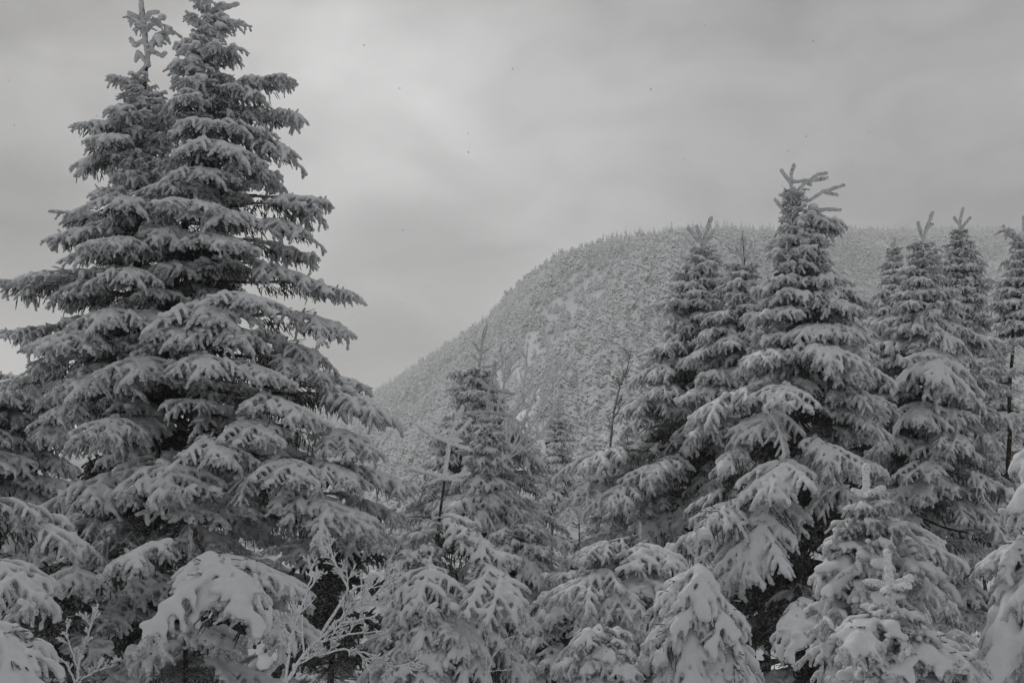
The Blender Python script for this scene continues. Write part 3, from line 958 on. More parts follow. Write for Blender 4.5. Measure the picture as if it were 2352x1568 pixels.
spruce('bare-stemmed young spruce with cross-shaped frosted tips left of centre', 7.4,
       [(1058, 940), (1030, 1030), (1021, 1110), (1006, 1200), (1000, 1310), (972, 1420), (965, 1568)],
       [(1330, 905, 1100), (1400, 890, 1150), (1470, 860, 1180), (1586, 840, 1220)],
       style='heavy', mix=('rime', .5), seed=47, spacing=(0.15, 0.2), per=(5, 6), trunk_r=0.035, elevs=((0, -14), (1, -26)),
       explicit=[(1103, 1240, -.2, -16), (938, 1235, .1, -12), (1078, 1200, .2, -10), (1148, 1290, -.3, -22), (948, 1290, -.3, -16), (1210, 1400, -.6, -24), (1050, 1500, -.8, -30), (950, 1400, -.8, -22)],
       leader=[[(1063, 935), (1040, 985), (1030, 1030), (1021, 1100)], [(1080, 965), (1058, 990), (1036, 1012)], [(1030, 1015), (993, 1000), (958, 975)], [(1030, 1012), (1058, 1012)], [(1030, 1018), (1078, 1032)],
               [(1023, 1095), (978, 1085), (943, 1075)], [(1021, 1098), (1078, 1088)], [(1021, 1098), (1058, 1105)], [(1021, 1095), (988, 1110)], [(1058, 1092), (1070, 1075)]], lead_r=0.019, lead_mat=M_FROST)
spruce('small dark-stemmed spruce far behind, right of the frosted bare tree', 22.0,
       [(1284, 905), (1272, 1010), (1268, 1200)],
       [(935, 1268, 1302), (970, 1255, 1310), (1010, 1250, 1325), (1060, 1240, 1320), (1120, 1215, 1330), (1190, 1200, 1340)],
       style='rime', mix=('heavy', .5), seed=52, spacing=(0.16, 0.26), per=(4, 5), trunk_r=0.05, elevs=((0, 10), (0.4, -8), (1, -24)),
       leader=[[(1290, 900), (1284, 930), (1280, 950)], [(1283, 930), (1298, 920)], [(1283, 935), (1270, 925)]], lead_r=0.028)
spruce('low snow-capped spruce between centre trees, drooping to the right', 11.5,
       [(1180, 1165), (1175, 1300), (1170, 1568)],
       [(1230, 1110, 1260), (1330, 1080, 1290), (1430, 1060, 1320), (1560, 1040, 1340)], style='heavy', mix=('rime', .5), seed=57, spacing=(0.2, 0.26), per=(4, 5), trunk_r=0.04, elevs=((0, -10), (1, -24)))
spruce('bushy snow-dusted spruce in the dip behind the centre saplings', 15.0,
       [(1400, 1130), (1400, 1300), (1400, 1568)],
       [(1180, 1340, 1460), (1280, 1290, 1510), (1400, 1250, 1540), (1560, 1230, 1560)], style='heavy', mix=('rime', .5), seed=58, spacing=(0.22, 0.28), per=(4, 5), trunk_r=0.05, elevs=((0, -6), (1, -20)), twigs=10)
spruce('low rimed spruce at the foot of the centre gap', 10.5,
       [(1290, 1290), (1288, 1400), (1286, 1568)],
       [(1330, 1240, 1340), (1420, 1200, 1390), (1568, 1180, 1420)], style='rime', mix=('heavy', .5), seed=59, spacing=(0.2, 0.24), per=(4, 5), trunk_r=0.04, elevs=((0, -6), (1, -20)), twigs=8)
spruce('small snowy spruce in the dip left of centre, before the hillside', 19.0,
       [(930, 1140), (930, 1250), (930, 1500)],
       [(1180, 900, 960), (1260, 870, 990), (1400, 850, 1020)], style='heavy', mix=('rime', .5), seed=60, spacing=(0.22, 0.28), per=(4, 5), trunk_r=0.05, elevs=((0, 0), (1, -20)))
print('middle', round(time.time() - T0, 1))

# right cluster
spruce('tallest spruce on the right with forked frosted crown', 10.0,
       [(1822, 380), (1818, 480), (1822, 600), (1830, 800), (1835, 1000), (1838, 1568)],
       [(440, 1805, 1850), (500, 1790, 1880), (560, 1780, 1900), (620, 1770, 1915), (700, 1750, 1950), (800, 1735, 1975), (900, 1700, 2000), (1000, 1640, 2000), (1100, 1590, 2030), (1200, 1560, 2080), (1300, 1540, 2130), (1420, 1500, 2150), (1560, 1480, 2150)],
       style='heavy', mix=('rime', 0.25), low_heavy=0.5, seed=61, grow=1.15, spacing=(0.12, 0.50), per=(5, 7), trunk_r=0.12, twigs=30, inner=6, wide=1.1, skip=0.1,
       elevs=((0, 35), (0.12, 8), (0.3, -4), (0.6, -8), (1, -12)),
       explicit=[(1932, 522, 0, -8), (1990, 690, -.2, -16), (2010, 770, -.3, -16), (2010, 920, -.2, -20), (1600, 950, -.2, -14, 'heavy'), (1700, 840, -.4, -14),
                 (1900, 830, -1.0, -16), (1790, 930, -1.2, -16), (1900, 1060, -1.4, -18, 'heavy'), (1610, 1240, -1.3, -20, 'heavy'), (2160, 1240, -.4, -12), (1780, 1140, -1.5, -18),
                 (1840, 1490, -2.2, -22, 'heavy'), (1725, 1330, -1.5, -40)],
       leader=[[(1824, 378), (1817, 400), (1818, 480)], [(1795, 392), (1815, 420)], [(1817, 418), (1860, 414), (1880, 400), (1898, 398)], [(1860, 416), (1900, 408)], [(1818, 450), (1850, 420), (1862, 424)], [(1818, 470), (1860, 460), (1890, 440), (1938, 425)], [(1890, 440), (1922, 448)], [(1818, 500), (1800, 485), (1780, 458)], [(1818, 445), (1792, 448)],
               [(1830, 500), (1870, 485), (1900, 480), (1930, 482)], [(1880, 490), (1925, 520)], [(1818, 480), (1820, 520)]], lead_r=0.021)
spruce('slender spruce with three upright frosted shoots, left of the tallest', 12.5,
       [(1628, 500), (1612, 570), (1608, 700), (1606, 900), (1600, 1568)],
       [(570, 1585, 1645), (640, 1560, 1655), (720, 1520, 1670), (800, 1500, 1680), (900, 1470, 1690), (980, 1440, 1670), (1060, 1400, 1680), (1150, 1370, 1690), (1280, 1350, 1700)],
       style='rime', mix=('heavy', 0.55), seed=67, low_heavy=0.5, grow=1.15, spacing=(0.14, 0.36), per=(5, 7), trunk_r=0.09, twigs=10, elevs=((0, 20), (0.2, 0), (0.5, -6), (1, -10)),
       explicit=[(1440, 940, -.2, -10, 'heavy'), (1335, 1070, -1.0, -10, 'heavy'), (1310, 1140, -.8, -14, 'heavy'), (1500, 1100, -1.5, -14, 'heavy'), (1400, 1160, -1.6, -18, 'heavy')],
       leader=[[(1634, 500), (1622, 535), (1614, 570)], [(1600, 520), (1612, 560)], [(1580, 523), (1604, 555)], [(1640, 530), (1616, 562)], [(1614, 570), (1610, 620)], [(1608, 595), (1645, 600)]], lead_r=0.026)
spruce('thin spruce with curled forked top between the slender and tallest ones', 11.6,
       [(1706, 535), (1708, 600), (1715, 700), (1722, 900), (1725, 1400)],
       [(610, 1675, 1742), (680, 1655, 1760), (740, 1635, 1775), (820, 1590, 1790), (920, 1570, 1800), (1020, 1550, 1810)],
       style='rime', mix=('heavy', 0.5), seed=71, grow=1.15, spacing=(0.15, 0.28), per=(4, 6), trunk_r=0.06, twigs=10, elevs=((0, 10), (0.3, -6), (1, -14)),
       leader=[[(1706, 532), (1700, 560), (1706, 610)], [(1712, 545), (1708, 610)], [(1726, 560), (1712, 600)], [(1690, 565), (1706, 600)], [(1675, 575), (1706, 590)]], lead_r=0.016)
spruce('dense low spruce left of the tallest, thick snow pillows on drooping boughs', 8.4,
       [(1470, 1200), (1468, 1300), (1465, 1568)],
       [(1290, 1330, 1560), (1400, 1300, 1580), (1560, 1280, 1600)], style='heavy', seed=75, spacing=(0.24, 0.3), per=(5, 6), trunk_r=0.04, elevs=((0, -14), (1, -26)),
       explicit=[(1290, 1370, -.4, -14, 'heavy'), (1370, 1400, -.6, -16, 'heavy'), (1450, 1390, -.6, -16, 'heavy')])
spruce('rimed spruce right of the tallest with a leaning pointed top', 11.5,
       [(2138, 490), (2118, 560), (2110, 700), (2105, 900), (2100, 1450)],
       [(560, 2090, 2145), (640, 2075, 2165), (720, 2050, 2180), (800, 2020, 2210), (900, 2000, 2250), (1000, 1995, 2260), (1100, 2010, 2290), (1200, 2030, 2300), (1300, 2050, 2300)],
       style='rime', mix=('heavy', 0.5), seed=79, low_heavy=0.5, grow=1.15, spacing=(0.14, 0.36), per=(5, 7), trunk_r=0.08, twigs=18, elevs=((0, 18), (0.2, 0), (0.6, -6), (1, -10)),
       explicit=[(2280, 792, 0, -6, 'heavy'), (2300, 965, -.2, -14, 'heavy'), (2290, 1010, -.3, -16), (2160, 870, -.8, -24, 'heavy'), (2240, 1030, -.7, -20, 'heavy'), (2300, 1090, 0, -18)],
       leader=[[(2142, 488), (2130, 520), (2116, 560)], [(2108, 512), (2118, 545)], [(2140, 515), (2126, 528)], [(2116, 560), (2112, 610)], [(2114, 575), (2145, 575)]], lead_r=0.024)
spruce('short conical spruce tucked behind the leaning-topped one', 14.0,
       [(2055, 550), (2052, 640), (2050, 1200)],
       [(575, 2042, 2068), (640, 2020, 2088), (710, 2000, 2095), (780, 1985, 2110), (860, 1975, 2130)],
       style='heavy', mix=('rime', .5), seed=83, grow=1.15, spacing=(0.13, 0.2), per=(5, 6), trunk_r=0.07, elevs=((0, 10), (1, -14)),
       leader=[[(2055, 548), (2053, 590)], [(2048, 560), (2053, 580)]], lead_r=0.026)
spruce('dark rimed spruce with bare lower stem near the right edge', 14.0,
       [(2210, 480), (2202, 560), (2200, 700), (2195, 1300)],
       [(530, 2185, 2225), (600, 2165, 2245), (660, 2160, 2255), (720, 2150, 2270), (760, 2160, 2265)],
       style='rime', seed=87, grow=1.15, spacing=(0.11, 0.16), per=(5, 7), trunk_r=0.08, twigs=6, elevs=((0, 15), (1, -8)),
       explicit=[(2130, 715, 0, -4), (2270, 700, 0, -8), (2260, 760, -.2, -22)],
       leader=[[(2212, 478), (2204, 510), (2202, 560)], [(2228, 500), (2208, 525)], [(2192, 500), (2203, 515)]], lead_r=0.025)
spruce('tall thin spruce cut off by the right edge, dark exposed trunk', 12.0,
       [(2352, 500), (2340, 640), (2325, 760), (2318, 980), (2315, 1400)],
       [(560, 2325, 2380), (640, 2300, 2390), (720, 2290, 2390), (770, 2280, 2395)],
       style='rime', seed=91, grow=1.15, spacing=(0.13, 0.2), per=(4, 6), trunk_r=0.08, twigs=26, elevs=((0, 10), (1, -8)),
       explicit=[(2300, 530, 0, 25), (2275, 700, 0, -6), (2285, 800, -.1, 5), (2350, 850, -.3, -5), (2290, 900, -.2, 0), (2345, 960, -.3, -10), (2280, 1000, 0, -8), (2350, 780, -.3, 0)],
       leader=[[(2352, 498), (2350, 540), (2345, 600)], [(2304, 520), (2320, 540), (2345, 560)]], lead_r=0.026)
spruce('young feathery spruce behind the rimed ones, top at right of them', 16.0,
       [(2262, 690), (2258, 800), (2255, 1200)],
       [(740, 2245, 2280), (800, 2225, 2300), (880, 2205, 2310), (960, 2190, 2320), (1060, 2180, 2330)],
       style='rime', mix=('heavy', .4), seed=95, spacing=(0.16, 0.24), per=(4, 5), trunk_r=0.05, elevs=((0, 8), (1, -20)))
spruce('dim spruce low behind the gap right of the tallest tree', 13.0,
       [(1980, 700), (1982, 800), (1985, 1300)],
       [(760, 1960, 2000), (850, 1940, 2020), (950, 1920, 2050), (1080, 1910, 2080), (1200, 1900, 2100)],
       style='rime', mix=('heavy', .4), seed=97, spacing=(0.18, 0.26), per=(4, 5), trunk_r=0.05, elevs=((0, 8), (1, -20)))
spruce('narrow spruce rising behind the left skirt of the slender one', 16.5,
       [(1545, 770), (1548, 970), (1549, 1568)],
       [(805, 1529, 1561), (900, 1495, 1595), (1070, 1455, 1635), (1290, 1420, 1670)], style='rime', mix=('heavy', .45), seed=201, spacing=(0.16, 0.34), per=(5, 6), trunk_r=0.07, twigs=10, elevs=((0, 14), (0.25, 0), (1, -10)))
spruce('hidden spruce filling the gap left of the tallest trunk', 15,
       [(1760, 690), (1763, 890), (1764, 1568)],
       [(725, 1744, 1776), (820, 1710, 1810), (990, 1670, 1850), (1210, 1635, 1885)], style='rime', mix=('heavy', .45), seed=203, spacing=(0.16, 0.34), per=(5, 6), trunk_r=0.07, twigs=10, elevs=((0, 14), (0.25, 0), (1, -10)))
spruce('shadowed spruce filling the gap right of the tallest trunk', 15.5,
       [(1930, 720), (1933, 920), (1934, 1568)],
       [(755, 1914, 1946), (850, 1880, 1980), (1020, 1840, 2020), (1240, 1805, 2055)], style='rime', mix=('heavy', .45), seed=205, spacing=(0.16, 0.34), per=(5, 6), trunk_r=0.07, twigs=10, elevs=((0, 14), (0.25, 0), (1, -10)))
spruce('dense spruce behind the leaning-topped one, low in the gap', 16,
       [(2085, 800), (2088, 1000), (2089, 1568)],
       [(835, 2069, 2101), (930, 2035, 2135), (1100, 1995, 2175), (1320, 1960, 2210)], style='rime', mix=('heavy', .45), seed=207, spacing=(0.16, 0.34), per=(5, 6), trunk_r=0.07, twigs=10, elevs=((0, 14), (0.25, 0), (1, -10)))
spruce('dense spruce behind the right edge trunk', 15,
       [(2290, 760), (2293, 960), (2294, 1568)],
       [(795, 2274, 2306), (890, 2240, 2340), (1060, 2200, 2380), (1280, 2165, 2415)], style='rime', mix=('heavy', .45), seed=209, spacing=(0.16, 0.34), per=(5, 6), trunk_r=0.07, twigs=10, elevs=((0, 14), (0.25, 0), (1, -10)))
spruce('bushy low spruce under the dark rimed one', 12.8,
       [(2200, 900), (2203, 1100), (2204, 1568)],
       [(935, 2184, 2216), (1030, 2150, 2250), (1200, 2110, 2290), (1420, 2075, 2325)], style='rime', mix=('heavy', .45), seed=211, spacing=(0.16, 0.34), per=(5, 6), trunk_r=0.07, twigs=10, elevs=((0, 14), (0.25, 0), (1, -10)))
spruce('low spruce left of the slender one, snowy shoulders', 14,
       [(1440, 960), (1443, 1160), (1444, 1568)],
       [(995, 1424, 1456), (1090, 1390, 1490), (1260, 1350, 1530), (1480, 1315, 1565)], style='rime', mix=('heavy', .45), seed=213, spacing=(0.16, 0.34), per=(5, 6), trunk_r=0.07, twigs=10, elevs=((0, 14), (0.25, 0), (1, -10)))
print('right cluster', round(time.time() - T0, 1))

# right foreground
spruce('small plump snow-plastered spruce with single upright shoot, lower right', 4.6,
       [(1990, 1072), (1995, 1200), (2000, 1350), (2005, 1568)],
       [(1160, 1955, 2040), (1225, 1918, 2080), (1300, 1890, 2130), (1400, 1880, 2150), (1480, 1860, 2180), (1600, 1830, 2200)],
       style='rime', mix=('heavy', .4), top_rime=0.25, wide=1.05, seed=101, spacing=(0.12, 0.18), per=(5, 7), trunk_r=0.03, elevs=((0, 8), (0.4, -6), (1, -14)), hmin=0.08,
       explicit=[(2170, 1330, 0, -12, 'heavy'), (1876, 1318, 0, -10, 'heavy'), (1915, 1222, 0, -4, 'heavy'), (2082, 1222, 0, -4, 'heavy')],
       leader=[[(1990, 1072), (1988, 1110), (1990, 1150)], [(1988, 1140), (1962, 1124)], [(1990, 1140), (2028, 1122)], [(1990, 1143), (2003, 1130, -.08)], [(1990, 1150), (1992, 1200)]], lead_r=0.020, lead_mat=M_FROST)
spruce('tiny snow-plastered spruce at bottom right, star-like tip', 3.9,
       [(2037, 1268), (2045, 1350), (2055, 1568)],
       [(1410, 2000, 2110), (1460, 1970, 2150), (1520, 1950, 2210), (1620, 1920, 2260)],
       style='rime', mix=('heavy', .4), top_rime=0.25, wide=1.05, seed=105, spacing=(0.11, 0.15), per=(5, 7), trunk_r=0.02, elevs=((0, 5), (1, -16)), hmin=0.08,
       explicit=[(2255, 1555, -.1, -22, 'heavy'), (1950, 1490, -.2, -12, 'heavy')],
       leader=[[(2037, 1268), (2044, 1340), (2050, 1420)], [(2042, 1348), (2010, 1340), (1988, 1334)], [(2046, 1345), (2092, 1328)], [(2046, 1348), (2086, 1346, -.1)], [(2044, 1352), (2030, 1358, -.1)]], lead_r=0.017, lead_mat=M_FROST)
spruce('snow-buried spruce at the right edge, thick smooth snow folds', 4.4,
       [(2400, 970), (2400, 1200), (2400, 1568)],
       [(1090, 2330, 2480), (1200, 2280, 2540), (1310, 2240, 2560), (1420, 2190, 2600), (1530, 2170, 2620), (1640, 2160, 2640)],
       style='pillow', mix=('heavy', .45), top_rime=0, seed=109, spacing=(0.26, 0.3), per=(5, 6), trunk_r=0.04, elevs=((0, -30), (1, -34)), hmin=0.1, wide=0.9, grow=0.85, inner=5)
spruce('mound-like spruce bent under heavy snow at bottom, right of centre', 6.6,
       [(1600, 1200), (1598, 1400), (1596, 1568)],
       [(1360, 1530, 1670), (1460, 1480, 1710), (1560, 1450, 1740), (1650, 1420, 1760)],
       style='heavy', top_rime=0, mix=('pillow', .25), seed=113, spacing=(0.17, 0.2), per=(6, 7), trunk_r=0.03, elevs=((0, -30), (1, -36)), wide=1.0)
spruce('small snow-laden spruce at bottom centre', 6.4,
       [(1385, 1420), (1384, 1500), (1382, 1568)],
       [(1470, 1320, 1440), (1560, 1260, 1470), (1650, 1240, 1480)],
       style='heavy', mix=('rime', .5), seed=117, spacing=(0.12, 0.16), per=(5, 6), trunk_r=0.025, elevs=((0, -20), (1, -30)))
spruce('drooping snowy spruce at the bottom left of centre', 6.8,
       [(985, 1340), (975, 1450), (970, 1568)],
       [(1420, 900, 1060), (1520, 880, 1100), (1640, 850, 1120)],
       style='heavy', mix=('rime', .5), seed=121, spacing=(0.16, 0.2), per=(5, 6), trunk_r=0.03, elevs=((0, -24), (1, -34)))
print('right front', round(time.time() - T0, 1), len(bpy.data.objects))


# ------------------------------------------------------------------ bare frosted shrubs and trees
def grow(p, d, length, r, depth, rs, out_, spread, up, seglen=0.06):
    n = max(3, int(length / seglen))
    P = [p]
    for i in range(n):
        d = d + (rs.rand(3) - 0.5) * 0.34 + np.array([0, 0, up * 0.1])
        d /= np.linalg.norm(d)
        P.append(P[-1] + d * length / n)
    rad = [r * (1 - 0.35 * i / n) for i in range(n + 1)]
    out_.append([(*q, w) for q, w in zip(P, rad)])
    if depth == 0:
        return
    k = 3 + int(rs.rand() * 3)
    for c in range(k):
        i = int(n * (0.25 + 0.72 * (c + rs.rand() * 0.8) / k))
        i = min(max(i, 1), n)
        dd = P[i] - P[i - 1]
        dd /= np.linalg.norm(dd)
        q = rs.randn(3)
        q -= dd * (q @ dd)
        q /= np.linalg.norm(q)
        nd = dd * 0.75 + q * spread
        grow(P[i], nd / np.linalg.norm(nd), length * (0.42 + 0.3 * rs.rand()) * (1 - 0.3 * c / k), max(rad[i] * 0.72, 0.0042), depth - 1, rs, out_, spread, up, seglen)


def shrub(name, label, D, base, limbs, r, depth, seed, mat, stem_mat=None, spread=0.6, up=0.5, cat='shrub', stems=None):
    rs = np.random.RandomState(seed)
    D *= DS
    foot = at(base[0], base[1], D)
    gz = float(terrain(foot.x, foot.y))
    root = obj(name, None, None, (foot.x, foot.y, gz))
    tag(root, label, cat)
    o = np.array(root.location)
    b0 = np.array(foot) - o
    if b0[2] > 0.05:
        obj('stem', tube_mesh('stem', [[(0, 0, -0.1, r * 1.5), (b0[0] + .02, b0[1], b0[2] * 0.5, r * 1.35), (*b0, r * 1.2)]], stem_mat or mat, 8, 0.15, seed), root)
    for (pts, rr) in limbs:
        P = [b0 if p is None else np.array(at(p[0], p[1], D + (p[2] * DS if len(p) > 2 else 0))) - o for p in pts]
        L = []
        for i in range(len(P) - 1):
            for j in range(5):
                L.append(P[i] + (P[i + 1] - P[i]) * j / 5 + (rs.rand(3) - 0.5) * 0.012)
        L.append(P[-1])
        n = len(L)
        lines = [[(*q, r * rr * (1 - 0.5 * i / n)) for i, q in enumerate(L)]]
        tot = sum(np.linalg.norm(L[i + 1] - L[i]) for i in range(n - 1))
        for i in range(3, n, 2):
            d = L[i] - L[i - 1]
            d /= np.linalg.norm(d) + 1e-9
            q = rs.randn(3)
            q[1] *= 0.7
            q -= d * (q @ d)
            q /= np.linalg.norm(q)
            nd = d * 0.7 + q * spread
            grow(L[i], nd / np.linalg.norm(nd), tot * (0.12 + 0.18 * rs.rand()), r * 0.55 * rr, depth, rs, lines, spread, up, 0.045 * D / 5)
        obj('branch', tube_mesh('branch', lines, mat, 6, 0.22, seed), root)
    return root


shrub('bare_shrub', 'leafless hoar-frosted shrub with spreading twigs at bottom, left of centre', 4.6, (655, 1568),
      [([None, (700, 1500), (770, 1430), (830, 1385), (905, 1340)], 1.0), ([None, (668, 1460), (690, 1400), (715, 1330)], .8), ([(740, 1455), (800, 1350), (775, 1300), (752, 1255)], .8), ([(780, 1430), (850, 1420), (905, 1375)], .7),
       ([(690, 1510), (790, 1490), (850, 1500), (905, 1530)], .7), ([(668, 1460), (645, 1430), (638, 1400)], .6), ([(800, 1360), (860, 1330), (905, 1300)], .6), ([(720, 1480), (800, 1455), (880, 1450)], .6)],
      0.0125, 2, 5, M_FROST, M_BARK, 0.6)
shrub('bare_shrub', 'small leafless frosted shrub at the bottom left corner', 4.6, (175, 1568),
      [([None, (185, 1500), (205, 1450), (212, 1425)], .8), ([None, (150, 1520), (100, 1475)], .7), ([None, (215, 1540), (265, 1525)], .7), ([(180, 1540), (160, 1480), (150, 1450)], .6)],
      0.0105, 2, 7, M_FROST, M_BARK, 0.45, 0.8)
shrub('bare_shrub', 'few thin frosted twigs rising at bottom centre', 5.2, (1115, 1568),
      [([None, (1130, 1510), (1160, 1470), (1218, 1442)], .6), ([None, (1118, 1480), (1125, 1440)], .5), ([(1120, 1540), (1180, 1535), (1210, 1520)], .4)], 0.006, 0, 9, M_FROST, None, 0.4, 0.6)
shrub('bare_tree', 'leafless frosted tree with many upswept limbs behind the narrow spruce', 14.5, (1160, 1060),
      [([None, (1165, 980), (1160, 900), (1150, 820)], 1.0), ([None, (1180, 960), (1200, 900), (1210, 840)], 1.0), ([None, (1200, 980), (1230, 900), (1258, 830)], .9), ([None, (1140, 970), (1150, 900), (1175, 850)], .8), ([None, (1215, 990), (1255, 920), (1275, 870)], .8), ([None, (1230, 1010), (1265, 960), (1285, 900)], .7), ([None, (1130, 990), (1100, 950)], .6)],
      0.03, 1, 11, M_FROST, M_BARK, 0.42, 0.8, 'tree')
shrub('dead_tree', 'dead bare trunk with dark bark and broken frosted limbs near centre', 14.0, (1400, 1040),
      [([None, (1408, 960), (1422, 890), (1428, 880)], 1.6), ([(1422, 890), (1440, 850), (1448, 810)], .8), ([(1422, 892), (1455, 880), (1490, 860)], .7), ([(1424, 885), (1400, 860), (1380, 855)], .6), ([(1412, 940), (1440, 920), (1465, 915)], .4)],
      0.017, 1, 13, M_TWIG, M_BARK, 0.5, 0.4, 'tree')
shrub('bare_tree', 'thin frosted leafless saplings low between the centre spruces', 13.0, (1330, 1200),
      [([None, (1345, 1120), (1390, 1060)], .8), ([None, (1310, 1130), (1290, 1080)], .8), ([None, (1370, 1150), (1420, 1110)], .7), ([None, (1270, 1160), (1220, 1120)], .7), ([None, (1330, 1120), (1335, 1050)], .7)],
      0.011, 1, 15, M_FROST, M_TWIG, 0.5, 0.5, 'sapling')
print('shrubs', round(time.time() - T0, 1))


# ------------------------------------------------------------------ forest on the hill
def far_tree(seed, kind):
    rs = np.random.RandomState(seed)
    segs = []
    if kind == 'spire':
        n, w0 = 46, 0.17
    elif kind == 'cone':
        n, w0 = 50, 0.30
    else:
        n, w0 = 34, 0.42
    lean = (rs.rand(2) - 0.5) * 0.12
    segs.append((0, 0, -0.1, 0.02, lean[0], lean[1], 0.97, 0.012))
    for i in range(n):
        u = (i + rs.rand()) / n
        z = 0.03 + 0.93 * u ** 1.15
        w = w0 * ((1 - u) ** (0.8 if kind != 'bush' else 0.5) + 0.05) * (0.6 + 0.6 * rs.rand())
        a = rs.rand() * 6.28
        x, y = lean[0] * z + w * math.cos(a), lean[1] * z + w * math.sin(a)
        r = 0.024 + 0.05 * (1 - u) * rs.rand() + (0.05 * rs.rand() if kind == 'bush' else 0)
        segs.append((lean[0] * z, lean[1] * z, z + w * 0.15, r * 0.7, x, y, z - w * 0.25, r))
    return capsule_mesh('conifer', segs, 0.026, M_FAR, lump=0.010, lscale=0.06, off=seed)


FAR = {k: [far_tree(s + 10 * i, k) for s in range(3)] for i, k in enumerate(('spire', 'cone', 'bush'))}
print('far meshes', [len(m.polygons) for v in FAR.values() for m in v], round(time.time() - T0, 1))

rs = np.random.RandomState(77)
NT = 85000
az = (rs.rand(NT * 2) - 0.5) * 2 * R(33)
t1, rd = ridge_at(az)
rmax = rd * 1.06
rr = np.sqrt(rs.rand(NT * 2) * (1 - (60.0 / 720) ** 2) + (60.0 / 720) ** 2) * 720
keep = rr < rmax
az, rr = az[keep][:NT], rr[keep][:NT]
X, Y = rr * np.sin(az), rr * np.cos(az)
Z = terrain(X, Y)
# bare ledges
LEDGE = [(1222, 800, 10, 30), (1254, 824, 9, 14), (1205, 770, 14, 6), (1392, 640, 17, 8), (1342, 662, 15, 7), (1310, 640, 12, 6), (1240, 700, 12, 6), (1185, 850, 9, 16), (1270, 690, 10, 6)]
px = 1176 + FPX * X / (Y * math.cos(R(TILT)) + (Z - CAM_Z) * math.sin(R(TILT)))
py = 784 - FPX * ((Z - CAM_Z) * math.cos(R(TILT)) - Y * math.sin(R(TILT))) / (Y * math.cos(R(TILT)) + (Z - CAM_Z) * math.sin(R(TILT)))
bare = np.zeros(len(X), bool)
for lx, ly, lw, lh in LEDGE:
    bare |= (((px - lx) / lw) ** 2 + ((py - ly) / lh) ** 2 + rs.rand(len(X)) * 0.7) < 1.0
patch = vnoise(X.astype(np.float32), Y.astype(np.float32), np.zeros(len(X), np.float32), 22.0)
keepm = ~bare & (rs.rand(len(X)) < 0.15 + 1.25 * patch)
X, Y, Z, az, rr, patch = X[keepm], Y[keepm], Z[keepm], az[keepm], rr[keepm], patch[keepm]
t1, rd = ridge_at(az)
u = (rr - R0) / (rd - R0)
stand = vnoise(X.astype(np.float32), Y.astype(np.float32), np.full(len(X), 3.3, np.float32), 48.0)
hgt = (1.5 + 4.6 * rs.rand(len(X)) ** 2.2) * (0.6 + 0.5 * patch + 0.5 * stand)
kind = np.where(rs.rand(len(X)) < 1.05 - 0.9 * stand, 2, np.where(rs.rand(len(X)) < 0.7, 1, 0))
on_ridge = (u > 0.93) & (u < 1.03)
kind = np.where((u > 0.88) & (rs.rand(len(X)) < 0.8), 0, kind)
hgt = np.where(u > 0.88, np.clip(hgt, 2.0, 4.0) * (1 + 0.9 * rs.rand(len(X)) ** 3), hgt)
ridge_idx = np.nonzero((u > 0.975) & (u < 1.012) & (np.abs(az) < R(28)))[0]
ridge_idx = ridge_idx[rs.permutation(len(ridge_idx))[:260]]
single = np.zeros(len(X), bool)
single[ridge_idx] = True

names = ('spire', 'cone', 'bush')
for i in ridge_idx:
    me = FAR[names[kind[i]]][int(rs.rand() * 3)]
    o = obj('ridge_spruce', me, None, (X[i], Y[i], Z[i] - 0.1), (0, 0, rs.rand() * 6.28), (hgt[i], hgt[i], hgt[i] * (1 + 0.2 * rs.rand())))
    tag(o, 'small snowy spruce on the far ridge line against the grey sky', 'tree', 'spruces along the ridge line')

# all the rest of the wood: one object
rest = np.nonzero(~single)[0]
wood = bpy.data.meshes.new('forest')
wood.vertices.add(len(rest))
wood.vertices.foreach_set('co', np.stack([X[rest], Y[rest], Z[rest] - 0.1], 1).astype(np.float32).ravel())


def attr(name, typ, data):
    a = wood.attributes.new(name, typ, 'POINT')
    a.data.foreach_set('value', data)


attr('size', 'FLOAT', hgt[rest].astype(np.float32))
attr('spin', 'FLOAT', (rs.rand(len(rest)) * 6.28).astype(np.float32))
attr('pick', 'INT', (kind[rest] * 3 + (rs.rand(len(rest)) * 3).astype(int)).astype(np.int32))
forest = obj('forest', wood)
tag(forest, 'dense snow-plastered conifer wood covering the whole far hillside', 'forest', None, 'stuff')
src = bpy.data.collections.new('forest_sources')
k = 0
for nm in names:
    for me in FAR[nm]:
        o = bpy.data.objects.new('conifer_%02d' % k, me)
        src.objects.link(o)
        k += 1
ng = bpy.data.node_groups.new('forest_points', 'GeometryNodeTree')
ng.interface.new_socket('Geometry', in_out='INPUT', socket_type='NodeSocketGeometry')
ng.interface.new_socket('Geometry', in_out='OUTPUT', socket_type='NodeSocketGeometry')
gi, go = ng.nodes.new('NodeGroupInput'), ng.nodes.new('NodeGroupOutput')
ci = ng.nodes.new('GeometryNodeCollectionInfo')
ci.inputs['Collection'].default_value = src
ci.inputs['Separate Children'].default_value = True
ci.inputs['Reset Children'].default_value = True
iop = ng.nodes.new('GeometryNodeInstanceOnPoints')
iop.inputs['Pick Instance'].default_value = True


def named(n, typ):
    a = ng.nodes.new('GeometryNodeInputNamedAttribute')
    a.data_type = typ
    a.inputs['Name'].default_value = n
    return [s for s in a.outputs if s.enabled][0]


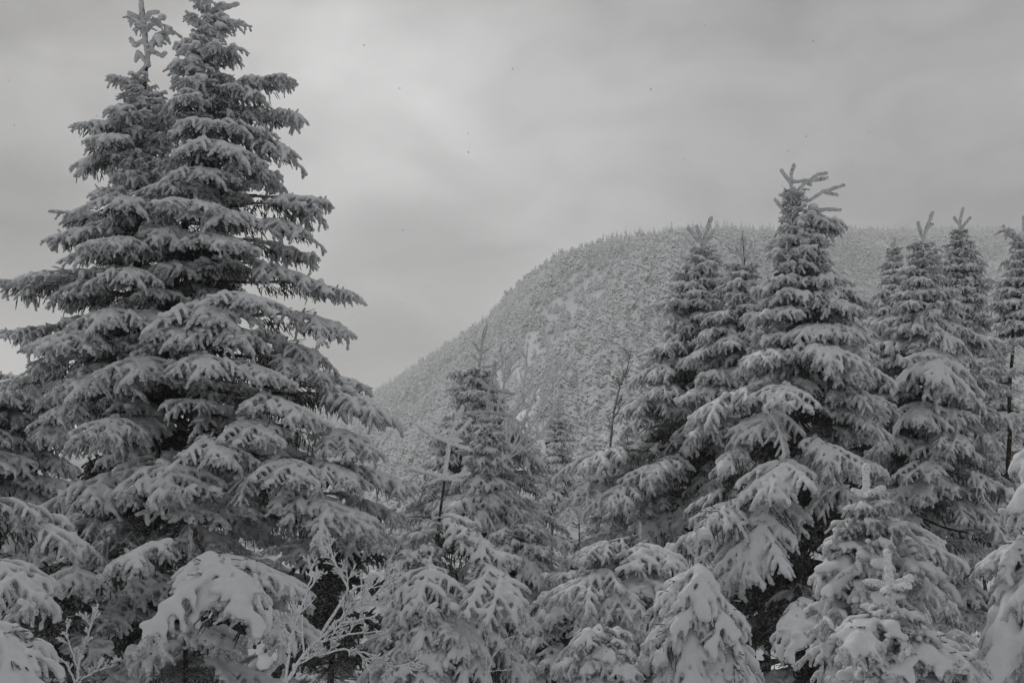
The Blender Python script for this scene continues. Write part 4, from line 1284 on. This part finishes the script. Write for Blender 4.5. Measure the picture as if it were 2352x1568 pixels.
cx = ng.nodes.new('ShaderNodeCombineXYZ')
ng.links.new(named('spin', 'FLOAT'), cx.inputs['Z'])
e2r = ng.nodes.new('FunctionNodeEulerToRotation')
ng.links.new(cx.outputs[0], e2r.inputs[0])
cs = ng.nodes.new('ShaderNodeCombineXYZ')
sz = named('size', 'FLOAT')
for q in 'XYZ':
    ng.links.new(sz, cs.inputs[q])
m2p = ng.nodes.new('GeometryNodeMeshToPoints')
ng.links.new(gi.outputs[0], m2p.inputs['Mesh'])
ng.links.new(m2p.outputs[0], iop.inputs['Points'])
ng.links.new(ci.outputs[0], iop.inputs['Instance'])
ng.links.new(named('pick', 'INT'), iop.inputs['Instance Index'])
ng.links.new(e2r.outputs[0], iop.inputs['Rotation'])
ng.links.new(cs.outputs[0], iop.inputs['Scale'])
ng.links.new(iop.outputs[0], go.inputs[0])
mod = forest.modifiers.new('forest_points', 'NODES')
mod.node_group = ng
print('forest', len(rest), round(time.time() - T0, 1))

# ------------------------------------------------------------------ falling snow
rs = np.random.RandomState(9)
V, Q = [], []
for i in range(9000):
    D = 3.0 + 15 * rs.rand() ** 0.7
    x, y = rs.rand() * 2600 - 124, rs.rand() * 1750 - 90
    p = np.array(at(x, y, D))
    r = 0.0013 + 0.0026 * rs.rand() ** 3
    ax = rs.randn(3, 3)
    qx, _ = np.linalg.qr(ax)
    b0 = len(V)
    for d in range(3):
        for s in (1, -1):
            V.append(p + qx[:, d] * s * r * (1.0, 0.9, 0.6)[d])
    for a in (0, 1):
        for c in (2, 3):
            for e in (4, 5):
                Q.append((b0 + a, b0 + c, b0 + e))
flakes = obj('falling_snow', mesh_np('falling_snow', V, Q, M_SNOW, False))
tag(flakes, 'fine snowflakes drifting through the air', None, None, 'stuff')

# ------------------------------------------------------------------ haze
HAZE = 0.00095
m = bpy.data.materials.new('haze')
m.use_nodes = True
t = m.node_tree
t.nodes.clear()
mo = t.nodes.new('ShaderNodeOutputMaterial')
pv = t.nodes.new('ShaderNodeVolumePrincipled')
pv.inputs['Color'].default_value = (0.985, 0.985, 0.985, 1)
pv.inputs['Density'].default_value = HAZE
t.links.new(pv.outputs[0], mo.inputs['Volume'])
zlo, zhi = -60.0, 0.0
allz = [v.co.z for v in hill.data.vertices]
zlo, zhi = min(allz) - 1.5, max(max(allz), max(Z) + 9) + 4
bx = [(-1000, -1000, zlo), (1000, -1000, zlo), (1000, 1000, zlo), (-1000, 1000, zlo), (-1000, -1000, zhi), (1000, -1000, zhi), (1000, 1000, zhi), (-1000, 1000, zhi)]
fq = [(0, 3, 2, 1), (4, 5, 6, 7), (0, 1, 5, 4), (1, 2, 6, 5), (2, 3, 7, 6), (3, 0, 4, 7)]
hz = obj('haze', mesh_np('haze', bx, fq, m, False))
tag(hz, 'thin snowy haze in the air over the valley', None, None, 'stuff')
print('done', round(time.time() - T0, 1), 'objects', len(bpy.data.objects))
